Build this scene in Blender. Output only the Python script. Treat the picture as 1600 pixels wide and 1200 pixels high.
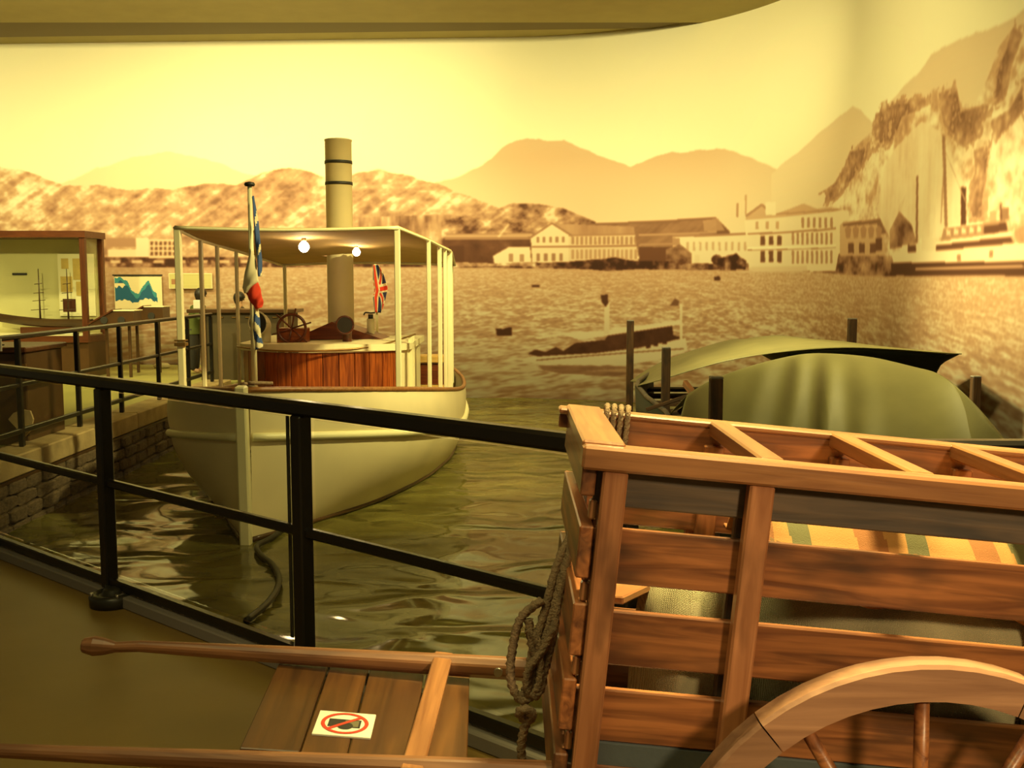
import bpy, bmesh, math, random
import numpy as np
from mathutils import Matrix, Vector
random.seed(7); np.random.seed(7)
S = bpy.context.scene
for o in list(bpy.data.objects): bpy.data.objects.remove(o)
COL = S.collection
PI = math.pi

# ------------------------------------------------------------------ camera, world, lights, exposure
EYE = 1.55
PITCH = math.atan(163/1600)
cd = bpy.data.cameras.new('camera'); cd.lens = 36; cd.sensor_width = 36; cd.clip_start = .05
cam = bpy.data.objects.new('camera', cd); COL.objects.link(cam)
cam.location = (0, 0, EYE); cam.rotation_euler = (PI/2-PITCH, 0, 0)
S.camera = cam
S.view_settings.view_transform = 'Standard'; S.view_settings.look = 'None'
S.view_settings.gamma = 1; S.view_settings.use_curve_mapping = False
S.view_settings.exposure = 0.0
wd = bpy.data.worlds.new('world'); S.world = wd; wd.use_nodes = True
wd.node_tree.nodes['Background'].inputs[0].default_value = (1, .82, .40, 1)
wd.node_tree.nodes['Background'].inputs[1].default_value = .11
WARM = (1, .88, .35)

def aim(o, target):
    d = Vector(target)-o.location
    o.rotation_euler = d.to_track_quat('-Z', 'Y').to_euler()
def area(name, loc, target, sx, sy, power, color=WARM, spread=PI):
    l = bpy.data.lights.new(name, 'AREA'); l.shape = 'RECTANGLE'; l.size = sx; l.size_y = sy
    l.energy = power; l.color = color; l.spread = spread
    o = bpy.data.objects.new(name, l); COL.objects.link(o); o.location = loc; aim(o, target); return o
def spot(name, loc, target, power, angle, blend=.8, r=.15, color=WARM):
    l = bpy.data.lights.new(name, 'SPOT'); l.energy = power; l.spot_size = math.radians(angle); l.spot_blend = blend
    l.shadow_soft_size = r; l.color = color
    o = bpy.data.objects.new(name, l); COL.objects.link(o); o.location = loc; aim(o, target); return o

area('wall_washer_left', (-7, 13.0, 5.35), (-7, 18.0, 3.2), 13, .3, 620)
area('wall_washer_right', (.6, 10.6, 5.35), (3.4, 14.6, 2.8), 4, .3, 130)
spot('mural_spot_left', (-3.4, 11.6, 5.4), (-3.2, 17.9, 4.3), 1150, 80, 1)
spot('mural_spot_right', (.2, 10.4, 5.4), (3.3, 15.9, 4.7), 850, 62, 1)
spot('mural_low_fill', (.6, 7.5, 5.4), (.8, 17.2, -.2), 2900, 54, 1, .3)  # unseen spot added to brighten the lower mural
spot('mural_low_fill_right', (-1.2, 5.0, 5.4), (4.2, 10.5, .2), 1900, 60, 1, .3)  # second added fill, for the low right part of the mural
spot('mural_right_fill', (-1.0, 9.2, 5.4), (4.2, 8.8, .4), 5000, 42, 1, .3)  # extra unseen spot put in to lift the dim right wall
spot('boat_spot', (2.6, 6.6, 5.4), (-1.6, 10.2, 1.1), 3300, 52, 1)
spot('cart_spot', (1.3, 3.0, 4.6), (.95, 2.2, 1.0), 2500, 44, .9, .25, (1, .82, .30))
spot('cart_front_fill', (2.0, -1.8, 2.9), (.85, 1.9, .8), 500, 34, .9, .25, (1, .74, .36))  # added front fill for the cart's faces and slat gaps
area('walkway_fill', (-.6, 0.6, 4.6), (-.8, 2.0, .0), 1.4, 1.4, 75)  # unseen area light that fills the walkway from above
spot('quay_spot', (-6.0, 7.6, 4.7), (-6.6, 15.0, .9), 1500, 62, 1)

# ------------------------------------------------------------------ helpers
WM = {}
I4 = Matrix.Identity(4)
def wm(o): return WM.get(o.name, I4)
def link(o, M=None, parent=None):
    M = M or I4
    COL.objects.link(o)
    if parent is not None:
        o.parent = parent
        o.matrix_basis = wm(parent).inverted() @ M
    else:
        o.matrix_basis = M
    WM[o.name] = M.copy()
    return o
def T(x, y, z): return Matrix.Translation((x, y, z))
def tag(o, label=None, cat=None, group=None, kind=None):
    if label: o['label'] = label
    if cat: o['category'] = cat
    if group: o['group'] = group
    if kind: o['kind'] = kind
    return o
def thing(name, label, cat, M=None, group=None):
    o = bpy.data.objects.new(name, None); o.empty_display_size = .1
    link(o, M); return tag(o, label, cat, group)
def mk(name, me, m, M=None, parent=None, smooth=False):
    if m is not None:
        if len(me.materials) == 0: me.materials.append(m)
    if smooth and len(me.polygons):
        me.polygons.foreach_set('use_smooth', [True]*len(me.polygons))
    return link(bpy.data.objects.new(name, me), M, parent)
def mesh(verts, faces, name='mesh'):
    me = bpy.data.meshes.new(name); me.from_pydata([tuple(v) for v in verts], [], faces); me.update(); return me
BOXC = {}
def boxmesh(l, w, h, bev, m):
    k = (round(l, 4), round(w, 4), round(h, 4), round(bev, 4), m.name)
    if k in BOXC: return BOXC[k]
    bm = bmesh.new(); bmesh.ops.create_cube(bm, size=1, matrix=Matrix.Diagonal((l, w, h, 1)))
    if bev > 0: bmesh.ops.bevel(bm, geom=bm.edges[:], offset=min(bev, .45*min(l, w, h)), segments=1, affect='EDGES')
    me = bpy.data.meshes.new('box'); bm.to_mesh(me); bm.free(); me.materials.append(m); BOXC[k] = me
    return me
def box(name, lo, hi, m, parent=None, F=None, bev=.003):
    """axis aligned box in frame F, its own X along the longest side (wood grain runs along X)"""
    lo = Vector(lo); hi = Vector(hi); c = (lo+hi)/2; d = hi-lo
    ax = max(range(3), key=lambda i: abs(d[i]))
    if ax == 0: Rm = I4; dims = (d.x, d.y, d.z)
    elif ax == 1: Rm = Matrix.Rotation(PI/2, 4, 'Z'); dims = (d.y, d.x, d.z)
    else: Rm = Matrix.Rotation(-PI/2, 4, 'Y'); dims = (d.z, d.y, d.x)
    dims = [abs(q) for q in dims]
    return mk(name, boxmesh(*dims, bev, m), m, (F or I4) @ T(*c) @ Rm, parent)
def basis(a, b, up=(0, 0, 1)):
    x = (Vector(b)-Vector(a)).normalized(); z = Vector(up); z = (z-x*z.dot(x))
    if z.length < 1e-4: z = Vector((0, 1, 0)); z = z-x*z.dot(x)
    z.normalize(); y = z.cross(x)
    return Matrix(((x.x, y.x, z.x, 0), (x.y, y.y, z.y, 0), (x.z, y.z, z.z, 0), (0, 0, 0, 1)))
def beam(name, a, b, w, h, m, parent=None, up=(0, 0, 1), F=None, bev=.003):
    a = Vector(a); b = Vector(b); c = (a+b)/2
    return mk(name, boxmesh((b-a).length, w, h, bev, m), m, (F or I4) @ T(*c) @ basis(a, b, up), parent)
def rev(profile, n=24, cap=True):
    """lathe around Z; profile list of (r,z)"""
    vs = []; fs = []
    for r, z in profile:
        for k in range(n): vs.append((r*math.cos(2*PI*k/n), r*math.sin(2*PI*k/n), z))
    for i in range(len(profile)-1):
        for k in range(n):
            k2 = (k+1) % n; fs.append((i*n+k, i*n+k2, (i+1)*n+k2, (i+1)*n+k))
    if cap:
        fs.append(tuple(range(n-1, -1, -1))); q = (len(profile)-1)*n; fs.append(tuple(range(q, q+n)))
    return mesh(vs, fs)
def cyl(name, a, b, r, m, parent=None, n=16, r2=None, F=None):
    a = Vector(a); b = Vector(b); L = (b-a).length
    me = rev([(r, -L/2), (r2 if r2 is not None else r, L/2)], n)
    z = (b-a).normalized(); q = z.to_track_quat('Z', 'Y').to_matrix().to_4x4()
    o = mk(name, me, m, (F or I4) @ T(*((a+b)/2)) @ q, parent); 
    for p in me.polygons: p.use_smooth = len(p.vertices) == 4
    return o
def smoothpts(pts, n=6):
    P = [Vector(p) for p in pts]; out = []
    for i in range(len(P)-1):
        p0 = P[max(i-1, 0)]; p1 = P[i]; p2 = P[i+1]; p3 = P[min(i+2, len(P)-1)]
        for k in range(n):
            t = k/n
            out.append(.5*((2*p1)+(p2-p0)*t+(2*p0-5*p1+4*p2-p3)*t*t+(3*p1-p0-3*p2+p3)*t**3))
    out.append(P[-1]); return out
def tubemesh(pts, r, n=8, strands=0, twist=0., sub=6):
    P = smoothpts(pts, sub) if sub > 1 else [Vector(p) for p in pts]
    vs = []; fs = []; nrm = None; dist = 0
    for i, p in enumerate(P):
        t = (P[min(i+1, len(P)-1)]-P[max(i-1, 0)]).normalized()
        if nrm is None:
            nrm = t.orthogonal().normalized()
        else:
            nrm = (nrm-t*nrm.dot(t)); nrm = nrm.normalized() if nrm.length > 1e-6 else t.orthogonal().normalized()
        bn = t.cross(nrm)
        if i: dist += (p-P[i-1]).length
        rr = r(i/(len(P)-1)) if callable(r) else r
        for k in range(n):
            a = 2*PI*k/n
            q = rr*(1+.22*math.cos(strands*a-twist*dist)) if strands else rr
            vs.append(p+(nrm*math.cos(a)+bn*math.sin(a))*q)
    for i in range(len(P)-1):
        for k in range(n):
            k2 = (k+1) % n; fs.append((i*n+k, i*n+k2, (i+1)*n+k2, (i+1)*n+k))
    fs.append(tuple(range(n-1, -1, -1))); q = (len(P)-1)*n; fs.append(tuple(range(q, q+n)))
    return mesh(vs, fs)
def tube(name, pts, r, m, parent=None, n=8, F=None, **k):
    return mk(name, tubemesh(pts, r, n, **k), m, F or I4, parent, smooth=True)
def grid(fn, nu, nv, col=None, skip=None):
    """surface fn(u,v); col(u,v) prints a colour per face into attribute 'Col'"""
    vs = [fn(i/nu, j/nv) for j in range(nv+1) for i in range(nu+1)]; fs = []; cs = []
    for j in range(nv):
        for i in range(nu):
            if skip and skip((i+.5)/nu, (j+.5)/nv): continue
            q = j*(nu+1)+i; fs.append((q, q+1, q+nu+2, q+nu+1))
            if col: cs.append(col((i+.5)/nu, (j+.5)/nv))
    me = mesh(vs, fs)
    if col:
        a = me.color_attributes.new('Col', 'FLOAT_COLOR', 'CORNER'); k = 0
        for f, c in zip(me.polygons, cs):
            for _ in f.loop_indices:
                a.data[k].color = (*c, 1); k += 1
    return me
def thick(o, t, off=0):
    md = o.modifiers.new('thick', 'SOLIDIFY'); md.thickness = t; md.offset = off; return o
def interp(x, xs, ys): return float(np.interp(x, xs, ys))

_F = Vector((0, math.cos(PITCH), -math.sin(PITCH))); _U = Vector((0, math.sin(PITCH), math.cos(PITCH)))
def _ray(x, y): return _F+Vector(((x-800)/1600, 0, 0))-_U*((y-600)/1600)
def at(x, y, Y):
    """the point of the vertical plane at distance Y that was measured at photo pixel x, y"""
    d = _ray(x, y); return Vector((0, 0, EYE))+d*(Y/d.y)
def atz(x, y, z):
    d = _ray(x, y); return Vector((0, 0, EYE))+d*((z-EYE)/d.z)

# ------------------------------------------------------------------ materials
def nt(m):
    m.use_nodes = True; t = m.node_tree; return t, t.nodes, t.links, t.nodes['Principled BSDF']
def plain(name, c, rough=.5, metal=0, spec=.5, bump=0, bscale=60, var=0, vscale=3):
    m = bpy.data.materials.new(name); t, N, L, b = nt(m)
    b.inputs['Base Color'].default_value = (*c, 1); b.inputs['Roughness'].default_value = rough
    b.inputs['Metallic'].default_value = metal; b.inputs['Specular IOR Level'].default_value = spec
    tc = N.new('ShaderNodeTexCoord')
    if bump:
        n = N.new('ShaderNodeTexNoise'); n.inputs['Scale'].default_value = bscale; n.inputs['Detail'].default_value = 4
        L.new(tc.outputs['Object'], n.inputs['Vector'])
        bp = N.new('ShaderNodeBump'); bp.inputs['Strength'].default_value = bump; bp.inputs['Distance'].default_value = .01
        L.new(n.outputs['Fac'], bp.inputs['Height']); L.new(bp.outputs['Normal'], b.inputs['Normal'])
    if var:
        n = N.new('ShaderNodeTexNoise'); n.inputs['Scale'].default_value = vscale; n.inputs['Detail'].default_value = 5
        L.new(tc.outputs['Object'], n.inputs['Vector'])
        r = N.new('ShaderNodeValToRGB'); r.color_ramp.elements[0].position = .3; r.color_ramp.elements[1].position = .7
        r.color_ramp.elements[0].color = (*[q*(1-var) for q in c], 1); r.color_ramp.elements[1].color = (*[min(1, q*(1+var)) for q in c], 1)
        L.new(n.outputs['Fac'], r.inputs['Fac']); L.new(r.outputs['Color'], b.inputs['Base Color'])
    return m
def wood(name, dark, light, rough=.45, scale=1., knots=True, contrast=1., stain=None, coat=.0):
    """grain runs along the object's own X; every board differs by Object Info random"""
    m = bpy.data.materials.new(name); t, N, L, b = nt(m)
    tc = N.new('ShaderNodeTexCoord'); oi = N.new('ShaderNodeObjectInfo')
    off = N.new('ShaderNodeVectorMath'); off.operation = 'MULTIPLY_ADD'
    cmb = N.new('ShaderNodeCombineXYZ')
    for k in range(3): L.new(oi.outputs['Random'], cmb.inputs[k])
    off.inputs[1].default_value = (37, 53, 71)
    L.new(cmb.outputs[0], off.inputs[0]); L.new(tc.outputs['Object'], off.inputs[2])
    mp = N.new('ShaderNodeMapping'); mp.inputs['Scale'].default_value = (1.6*scale, 26*scale, 26*scale); L.new(off.outputs[0], mp.inputs['Vector'])
    n1 = N.new('ShaderNodeTexNoise'); n1.inputs['Scale'].default_value = 1.6; n1.inputs['Detail'].default_value = 6; n1.inputs['Distortion'].default_value = .9
    L.new(mp.outputs[0], n1.inputs['Vector'])
    mp2 = N.new('ShaderNodeMapping'); mp2.inputs['Scale'].default_value = (3*scale, 9*scale, 9*scale); L.new(off.outputs[0], mp2.inputs['Vector'])
    n2 = N.new('ShaderNodeTexNoise'); n2.inputs['Scale'].default_value = 1.5; n2.inputs['Detail'].default_value = 3; L.new(mp2.outputs[0], n2.inputs['Vector'])
    r1 = N.new('ShaderNodeValToRGB'); e = r1.color_ramp.elements
    e[0].position = .5-.18/contrast; e[1].position = .5+.18/contrast
    e[0].color = (*dark, 1); e[1].color = (*light, 1); L.new(n1.outputs['Fac'], r1.inputs['Fac'])
    st = stain or tuple(q*.35 for q in dark)
    mx = N.new('ShaderNodeMixRGB'); mx.inputs[2].default_value = (*st, 1); L.new(r1.outputs[0], mx.inputs[1])
    r2 = N.new('ShaderNodeValToRGB'); r2.color_ramp.elements[0].position = .48; r2.color_ramp.elements[1].position = .68
    r2.color_ramp.elements[1].color = (.75, .75, .75, 1) if knots else (.2, .2, .2, 1)
    L.new(n2.outputs['Fac'], r2.inputs['Fac']); L.new(r2.outputs[0], mx.inputs[0])
    hs = N.new('ShaderNodeHueSaturation'); ma = N.new('ShaderNodeMath'); ma.operation = 'MULTIPLY_ADD'; ma.inputs[1].default_value = .45; ma.inputs[2].default_value = .78
    L.new(oi.outputs['Random'], ma.inputs[0]); L.new(ma.outputs[0], hs.inputs['Value']); L.new(mx.outputs[0], hs.inputs['Color'])
    L.new(hs.outputs[0], b.inputs['Base Color'])
    b.inputs['Roughness'].default_value = rough; b.inputs['Coat Weight'].default_value = coat; b.inputs['Coat Roughness'].default_value = .28
    bp = N.new('ShaderNodeBump'); bp.inputs['Strength'].default_value = .25; bp.inputs['Distance'].default_value = .004
    L.new(n1.outputs['Fac'], bp.inputs['Height']); L.new(bp.outputs['Normal'], b.inputs['Normal'])
    return m
def printed(name, rough=.75, attr='Col', bump=0):
    m = bpy.data.materials.new(name); t, N, L, b = nt(m)
    a = N.new('ShaderNodeVertexColor'); a.layer_name = attr; L.new(a.outputs[0], b.inputs['Base Color']); b.inputs['Roughness'].default_value = rough
    if bump:
        tc = N.new('ShaderNodeTexCoord'); n = N.new('ShaderNodeTexNoise'); n.inputs['Scale'].default_value = 400
        L.new(tc.outputs['Object'], n.inputs['Vector'])
        bp = N.new('ShaderNodeBump'); bp.inputs['Strength'].default_value = bump; bp.inputs['Distance'].default_value = .003
        L.new(n.outputs['Fac'], bp.inputs['Height']); L.new(bp.outputs['Normal'], b.inputs['Normal'])
    return m
def weave(name, c1, c2, scale=260):
    m = bpy.data.materials.new(name); t, N, L, b = nt(m)
    tc = N.new('ShaderNodeTexCoord')
    hs = []
    for d in ('X', 'Z'):
        w = N.new('ShaderNodeTexWave'); w.bands_direction = d; w.inputs['Scale'].default_value = scale; w.inputs['Distortion'].default_value = 1.5; w.inputs['Detail'].default_value = 1
        L.new(tc.outputs['Object'], w.inputs['Vector']); hs.append(w)
    mu = N.new('ShaderNodeMath'); mu.operation = 'MULTIPLY'; L.new(hs[0].outputs['Fac'], mu.inputs[0]); L.new(hs[1].outputs['Fac'], mu.inputs[1])
    n = N.new('ShaderNodeTexNoise'); n.inputs['Scale'].default_value = 9; L.new(tc.outputs['Object'], n.inputs['Vector'])
    ad = N.new('ShaderNodeMath'); ad.operation = 'MULTIPLY_ADD'; ad.inputs[1].default_value = .8; L.new(n.outputs['Fac'], ad.inputs[0]); L.new(mu.outputs[0], ad.inputs[2])
    r = N.new('ShaderNodeValToRGB'); r.color_ramp.elements[0].position = .3; r.color_ramp.elements[1].position = 1.
    r.color_ramp.elements[0].color = (*c1, 1); r.color_ramp.elements[1].color = (*c2, 1)
    L.new(ad.outputs[0], r.inputs['Fac']); L.new(r.outputs[0], b.inputs['Base Color']); b.inputs['Roughness'].default_value = .9
    bp = N.new('ShaderNodeBump'); bp.inputs['Strength'].default_value = .7; bp.inputs['Distance'].default_value = .003
    L.new(mu.outputs[0], bp.inputs['Height']); L.new(bp.outputs['Normal'], b.inputs['Normal'])
    return m
def emit(name, c, s):
    m = bpy.data.materials.new(name); t, N, L, b = nt(m)
    b.inputs['Emission Color'].default_value = (*c, 1); b.inputs['Emission Strength'].default_value = s
    tc = N.new('ShaderNodeTexCoord'); return m
def glassmat(name, tint=(1, 1, 1)):
    m = bpy.data.materials.new(name); m.use_nodes = True; t = m.node_tree; N = t.nodes; L = t.links; N.clear()
    o = N.new('ShaderNodeOutputMaterial'); tr = N.new('ShaderNodeBsdfTransparent'); tr.inputs[0].default_value = (*tint, 1)
    g = N.new('ShaderNodeBsdfGlossy'); g.inputs['Roughness'].default_value = .02
    f = N.new('ShaderNodeLayerWeight'); p = N.new('ShaderNodeMath'); p.operation = 'POWER'; p.inputs[1].default_value = 5; L.new(f.outputs['Facing'], p.inputs[0])
    q = N.new('ShaderNodeMath'); q.operation = 'MULTIPLY_ADD'; q.inputs[1].default_value = .7; q.inputs[2].default_value = .025; L.new(p.outputs[0], q.inputs[0])
    x = N.new('ShaderNodeMixShader'); L.new(q.outputs[0], x.inputs[0]); L.new(tr.outputs[0], x.inputs[1]); L.new(g.outputs[0], x.inputs[2]); L.new(x.outputs[0], o.inputs[0])
    return m

M_floor = plain('resin_floor', (.235, .145, .034), .42, bump=.05, bscale=9, var=.18, vscale=1.2)
M_quay = plain('quay_floor_paint', (.36, .33, .10), .5, var=.08, vscale=2)
M_ceil = plain('ceiling_paint', (.33, .27, .09), .8, var=.05)
M_ceild = plain('ceiling_dark_band', (.15, .11, .04), .8)  # darker colour for the band along the ceiling
M_kerb = plain('kerb_grey', (.21, .18, .15), .6, bump=.1)
M_black = plain('black_gloss_paint', (.010, .008, .006), .28, bump=.03, bscale=25)
M_iron = plain('black_iron', (.035, .032, .022), .38, metal=.3, bump=.15, bscale=30)
M_glass = glassmat('clear_glass', (.97, .98, .95))
M_curb = plain('curb_stone', (.42, .30, .14), .7, bump=.3, bscale=40, var=.25, vscale=5)
M_rock = plain('rough_stone', (.13, .085, .045), .8, bump=.8, bscale=22, var=.5, vscale=7)
M_hull = plain('hull_cream_paint', (.74, .62, .36), .38, var=.10, vscale=1.3, bump=.03, bscale=5)
M_cream = plain('cream_paint', (.82, .74, .44), .4, var=.04)
M_canvas = plain('awning_canvas', (.50, .35, .14), .85, bump=.15, bscale=90, var=.08, vscale=4)
M_mahog = wood('mahogany', (.17, .028, .006), (.46, .11, .018), .3, knots=False)
M_mahogd = wood('dark_mahogany', (.07, .014, .006), (.16, .035, .01), .28, knots=False)
M_rail = wood('oiled_toe_rail', (.22, .08, .02), (.40, .17, .05), .4, knots=False)
M_bench = wood('varnished_bench', (.50, .27, .06), (.72, .44, .12), .35, knots=False)
M_cart = wood('cart_plank_wood', (.16, .050, .018), (.43, .155, .052), .40, coat=.25, contrast=1.25, stain=(.06, .028, .016))
M_cartl = wood('cart_worn_wood', (.25, .095, .036), (.43, .185, .070), .36, knots=False, coat=.5)
M_cartd = wood('cart_dark_and_shaded_wood', (.055, .042, .034), (.13, .085, .055), .55, stain=(.03, .028, .03))
M_shaft = wood('cart_shaft_wood', (.15, .06, .026), (.30, .13, .055), .45, knots=False)
M_plat = wood('platform_plank_wood', (.050, .020, .006), (.125, .050, .013), .4, scale=.7, stain=(.06, .022, .008))
M_wheel = wood('wheel_wood', (.25, .12, .07), (.43, .225, .13), .45, scale=.8, knots=False)
M_stake = wood('cart_stake_wood', (.29, .105, .042), (.49, .205, .09), .42, coat=.2)
M_slate = plain('slate_blue_panel', (.07, .085, .09), .6, bump=.1)
M_sack = weave('burlap', (.20, .17, .09), (.56, .50, .30), 130)
M_rope = plain('hemp_rope', (.25, .165, .09), .9, bump=.6, bscale=220, var=.3, vscale=60)
M_tarp = plain('green_tarpaulin', (.165, .145, .055), .55, bump=.12, bscale=12, var=.12, vscale=3)
M_hullshade = plain('dark_green_hull_and_shade', (.010, .015, .007), .7, bump=.1, bscale=12)  # boat hull colour, also paints the tarpaulin's shaded underside
M_post = wood('mooring_post_wood', (.04, .017, .006), (.10, .045, .015), .8, stain=(.015, .01, .006))
M_case = wood('display_case_wood', (.075, .020, .005), (.13, .036, .009), .35, knots=False)
M_casebg = plain('display_back_panel', (.66, .60, .30), .7, var=.04)
M_paper = plain('cream_paper', (.86, .78, .50), .7)
M_paper2 = plain('ochre_print', (.62, .43, .12), .7, var=.15, vscale=9)
M_dark = plain('dark_brown_lacquer', (.075, .035, .012), .3, var=.2)
M_cab = plain('olive_brown_panel', (.075, .05, .017), .55, var=.12, vscale=4)
M_white = plain('white_plastic', (.85, .80, .66), .45)
M_red = plain('red_print', (.62, .05, .02), .5)
M_ink = plain('dark_ink', (.03, .026, .02), .5)
M_ink2 = plain('grey_ink', (.16, .14, .08), .5)
M_flag = printed('flag_cloth', .8, bump=.1)
M_steel = plain('dull_steel', (.30, .27, .22), .35, metal=.8)
M_hose = plain('black_rubber', (.014, .014, .010), .4)
M_skin = plain('skin', (.55, .32, .18), .55)
M_hair = plain('dark_hair', (.020, .014, .010), .45, bump=.3, bscale=80)
M_brass = plain('aged_brass', (.30, .17, .05), .4, metal=.7)

# ------------------------------------------------------------------ the printed mural wall
WZ0, WZ1 = -.55, 5.60
prof = [(-16, 18.60)]
for k in range(41): prof.append((-16+15.7*k/40, 18.60-.9*k/40))
prof = prof[1:]
for k in range(1, 37):
    a = PI/2*(1-k/36); prof.append((-.3+4.5*math.cos(a), 13.2+4.5*math.sin(a)))
for k in range(1, 21): prof.append((4.2, 13.2-11.4*k/20))
prof = np.array(prof); seg = np.hypot(*(prof[1:]-prof[:-1]).T); SL = np.concatenate([[0], np.cumsum(seg)]); STOT = SL[-1]
DEN = 96
TW = int(STOT*DEN); TH = int((WZ1-WZ0)*DEN)

def wall_pt(px, py):
    """photo measurement -> (arc length, height) on the print"""
    d = _ray(px, py)
    best = None
    for i in range(len(prof)-1):
        a = prof[i]; e = prof[i+1]-a
        den = d.x*(-e[1])+e[0]*d.y
        if abs(den) < 1e-9: continue
        t = (a[0]*(-e[1])+e[0]*a[1])/den
        q = (d.x*a[1]-d.y*a[0])/den
        if t > 0 and -1e-6 <= q <= 1+1e-6:
            if best is None or t < best[0]: best = (t, SL[i]+q*seg[i], EYE+d.z*t)
    if best is None: return (0., EYE)
    return best[1], best[2]
def tp(px, py):
    s, z = wall_pt(px, py); return (s*DEN, (z-WZ0)*DEN)

def vnoise(w, h, cx, cy, octs=4, fall=.5, seed=0):
    rg = np.random.RandomState(seed); out = np.zeros((h, w), np.float32); amp = 1; tot = 0
    for o in range(octs):
        gx = max(2, int(w/cx*2**o)+2); gy = max(2, int(h/cy*2**o)+2)
        if gx > w*2 or gy > h*2: break
        g = rg.rand(gy, gx).astype(np.float32)
        yy = np.linspace(0, gy-1.001, h); xx = np.linspace(0, gx-1.001, w)
        y0 = yy.astype(int); x0 = xx.astype(int); fy = (yy-y0)[:, None]; fx = (xx-x0)[None]
        fy = fy*fy*(3-2*fy); fx = fx*fx*(3-2*fx)
        a = g[y0][:, x0]; b = g[y0][:, x0+1]; c = g[y0+1][:, x0]; d = g[y0+1][:, x0+1]
        out += amp*((a*(1-fx)+b*fx)*(1-fy)+(c*(1-fx)+d*fx)*fy); tot += amp; amp *= fall
    return out/tot
tone = np.full((TH, TW), .93, np.float32)
def fill(pts, val, soft=0, raw=False):
    P = np.array(pts if raw else [tp(*p) for p in pts])
    x0 = max(0, int(P[:, 0].min())-1); x1 = min(TW, int(P[:, 0].max())+2); y0 = max(0, int(P[:, 1].min())-1); y1 = min(TH, int(P[:, 1].max())+2)
    if x1 <= x0 or y1 <= y0: return
    X, Y = np.meshgrid(np.arange(x0, x1)+.5, np.arange(y0, y1)+.5); ins = np.zeros(X.shape, bool)
    n = len(P)
    for i in range(n):
        (ax, ay), (bx, by) = P[i], P[(i+1) % n]
        if ay == by: continue
        c = ((ay > Y) != (by > Y)) & (X < (bx-ax)*(Y-ay)/(by-ay)+ax); ins ^= c
    sub = tone[y0:y1, x0:x1]
    v = val[y0:y1, x0:x1] if isinstance(val, np.ndarray) else val
    a = ins*(1-soft); sub[:] = sub*(1-a)+v*a
def rough(pts, amp, keep=(), n=3, seed=0):
    rg = random.Random(seed); P = list(pts)
    for k in range(n):
        Q = []
        for i in range(len(P)-1):
            a, b_ = P[i], P[i+1]; L_ = math.hypot(b_[0]-a[0], b_[1]-a[1]); d_ = rg.uniform(-1, 1)*amp*L_
            Q += [a, ((a[0]+b_[0])/2, (a[1]+b_[1])/2+d_)]
        Q.append(P[-1]); P = Q
    return P
def rectp(xa, ya, xb, yb, val, soft=0): fill([(xa, ya), (xb, ya), (xb, yb), (xa, yb)], val, soft)
def linep(xa, ya, xb, yb, w, val, soft=0):
    d = math.hypot(xb-xa, yb-ya); nx = -(yb-ya)/d*w/2; ny = (xb-xa)/d*w/2
    fill([(xa+nx, ya+ny), (xb+nx, yb+ny), (xb-nx, yb-ny), (xa-nx, ya-ny)], val, soft)

n_f = vnoise(TW, TH, 26, 20, 5, .62, 1); n_m = vnoise(TW, TH, 90, 70, 5, .55, 2); n_l = vnoise(TW, TH, 420, 300, 4, .5, 3)
n_diag = np.empty_like(n_f)
src = vnoise(TW+TH*2, TH, 22, 7, 5, .65, 4)
for j in range(TH): q = int(j*1.3); n_diag[j] = src[j, TH*2-q:TH*2-q+TW]
dsrc = vnoise(TW, TH*3, 60, 9, 4, .6, 6)                               # streaks rising to the right
ii = np.arange(TW)
for j in range(TH): n_diag[j] = .35*n_diag[j]+.65*dsrc[(j+TH*3-(ii*.7).astype(int)) % (TH*3), ii]
n_c = vnoise(TW, TH, 14, 12, 5, .62, 8); n_vert = vnoise(TW, TH, 16, 90, 5, .6, 5)
rows = (np.arange(TH)/DEN+WZ0)[:, None]
tone += (n_l-.5)*.04
# distant ranges
fill([(80, 340)]+rough([(80, 292), (150, 262), (205, 246), (232, 243), (265, 237), (300, 244), (340, 254), (400, 275), (450, 295)], .07)+[(450, 340)], .78+(n_l-.5)*.06)
fill([(680, 400)]+rough([(680, 285), (740, 264), (775, 240), (795, 224), (830, 217), (882, 219), (925, 238), (955, 250), (985, 261), (1020, 246), (1050, 237), (1120, 232), (1170, 245), (1222, 268)], .07, seed=2)+[(1260, 400)], .68+(n_l-.5)*.10+np.clip((3.6-rows)/1.6, 0, 1)*.13)
fill([(1205, 420)]+rough([(1205, 272), (1240, 243), (1290, 200), (1332, 166), (1345, 172), (1362, 192), (1400, 150), (1432, 118), (1455, 85), (1490, 66), (1560, 40), (1600, 14), (1800, -90)], .07, seed=3)+[(1800, 420)], .70+(n_l-.5)*.08+np.clip((4.4-rows)/2.2, 0, 1)*.10)
# near hills with snow
hill = np.clip(.59+(n_diag-.5)*.75+(n_c-.5)*.62+(n_m-.5)*.45, .28, .88)
fill([(-400, 420)]+rough([(-400, 250), (-100, 255), (0, 261), (40, 268), (75, 281), (100, 291), (170, 291), (205, 297), (235, 294), (330, 287), (370, 290), (410, 270), (455, 263), (500, 275), (525, 284), (560, 270), (590, 264), (640, 274), (690, 290), (740, 310), (790, 332)], .06, seed=4)+[(800, 420)], hill)
fill([(560, 340), (700, 335), (800, 350), (800, 418), (560, 418)], np.clip(.48+(n_vert-.5)*1.6+(n_f-.5)*.4, .1, .85), .25)
fill([(690, 345), (740, 335), (775, 328), (800, 318), (840, 319), (880, 326), (930, 347), (930, 400), (690, 400)], np.clip(.42+(n_f-.5)*1.5+(n_diag-.5)*.8, .1, .8))
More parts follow.
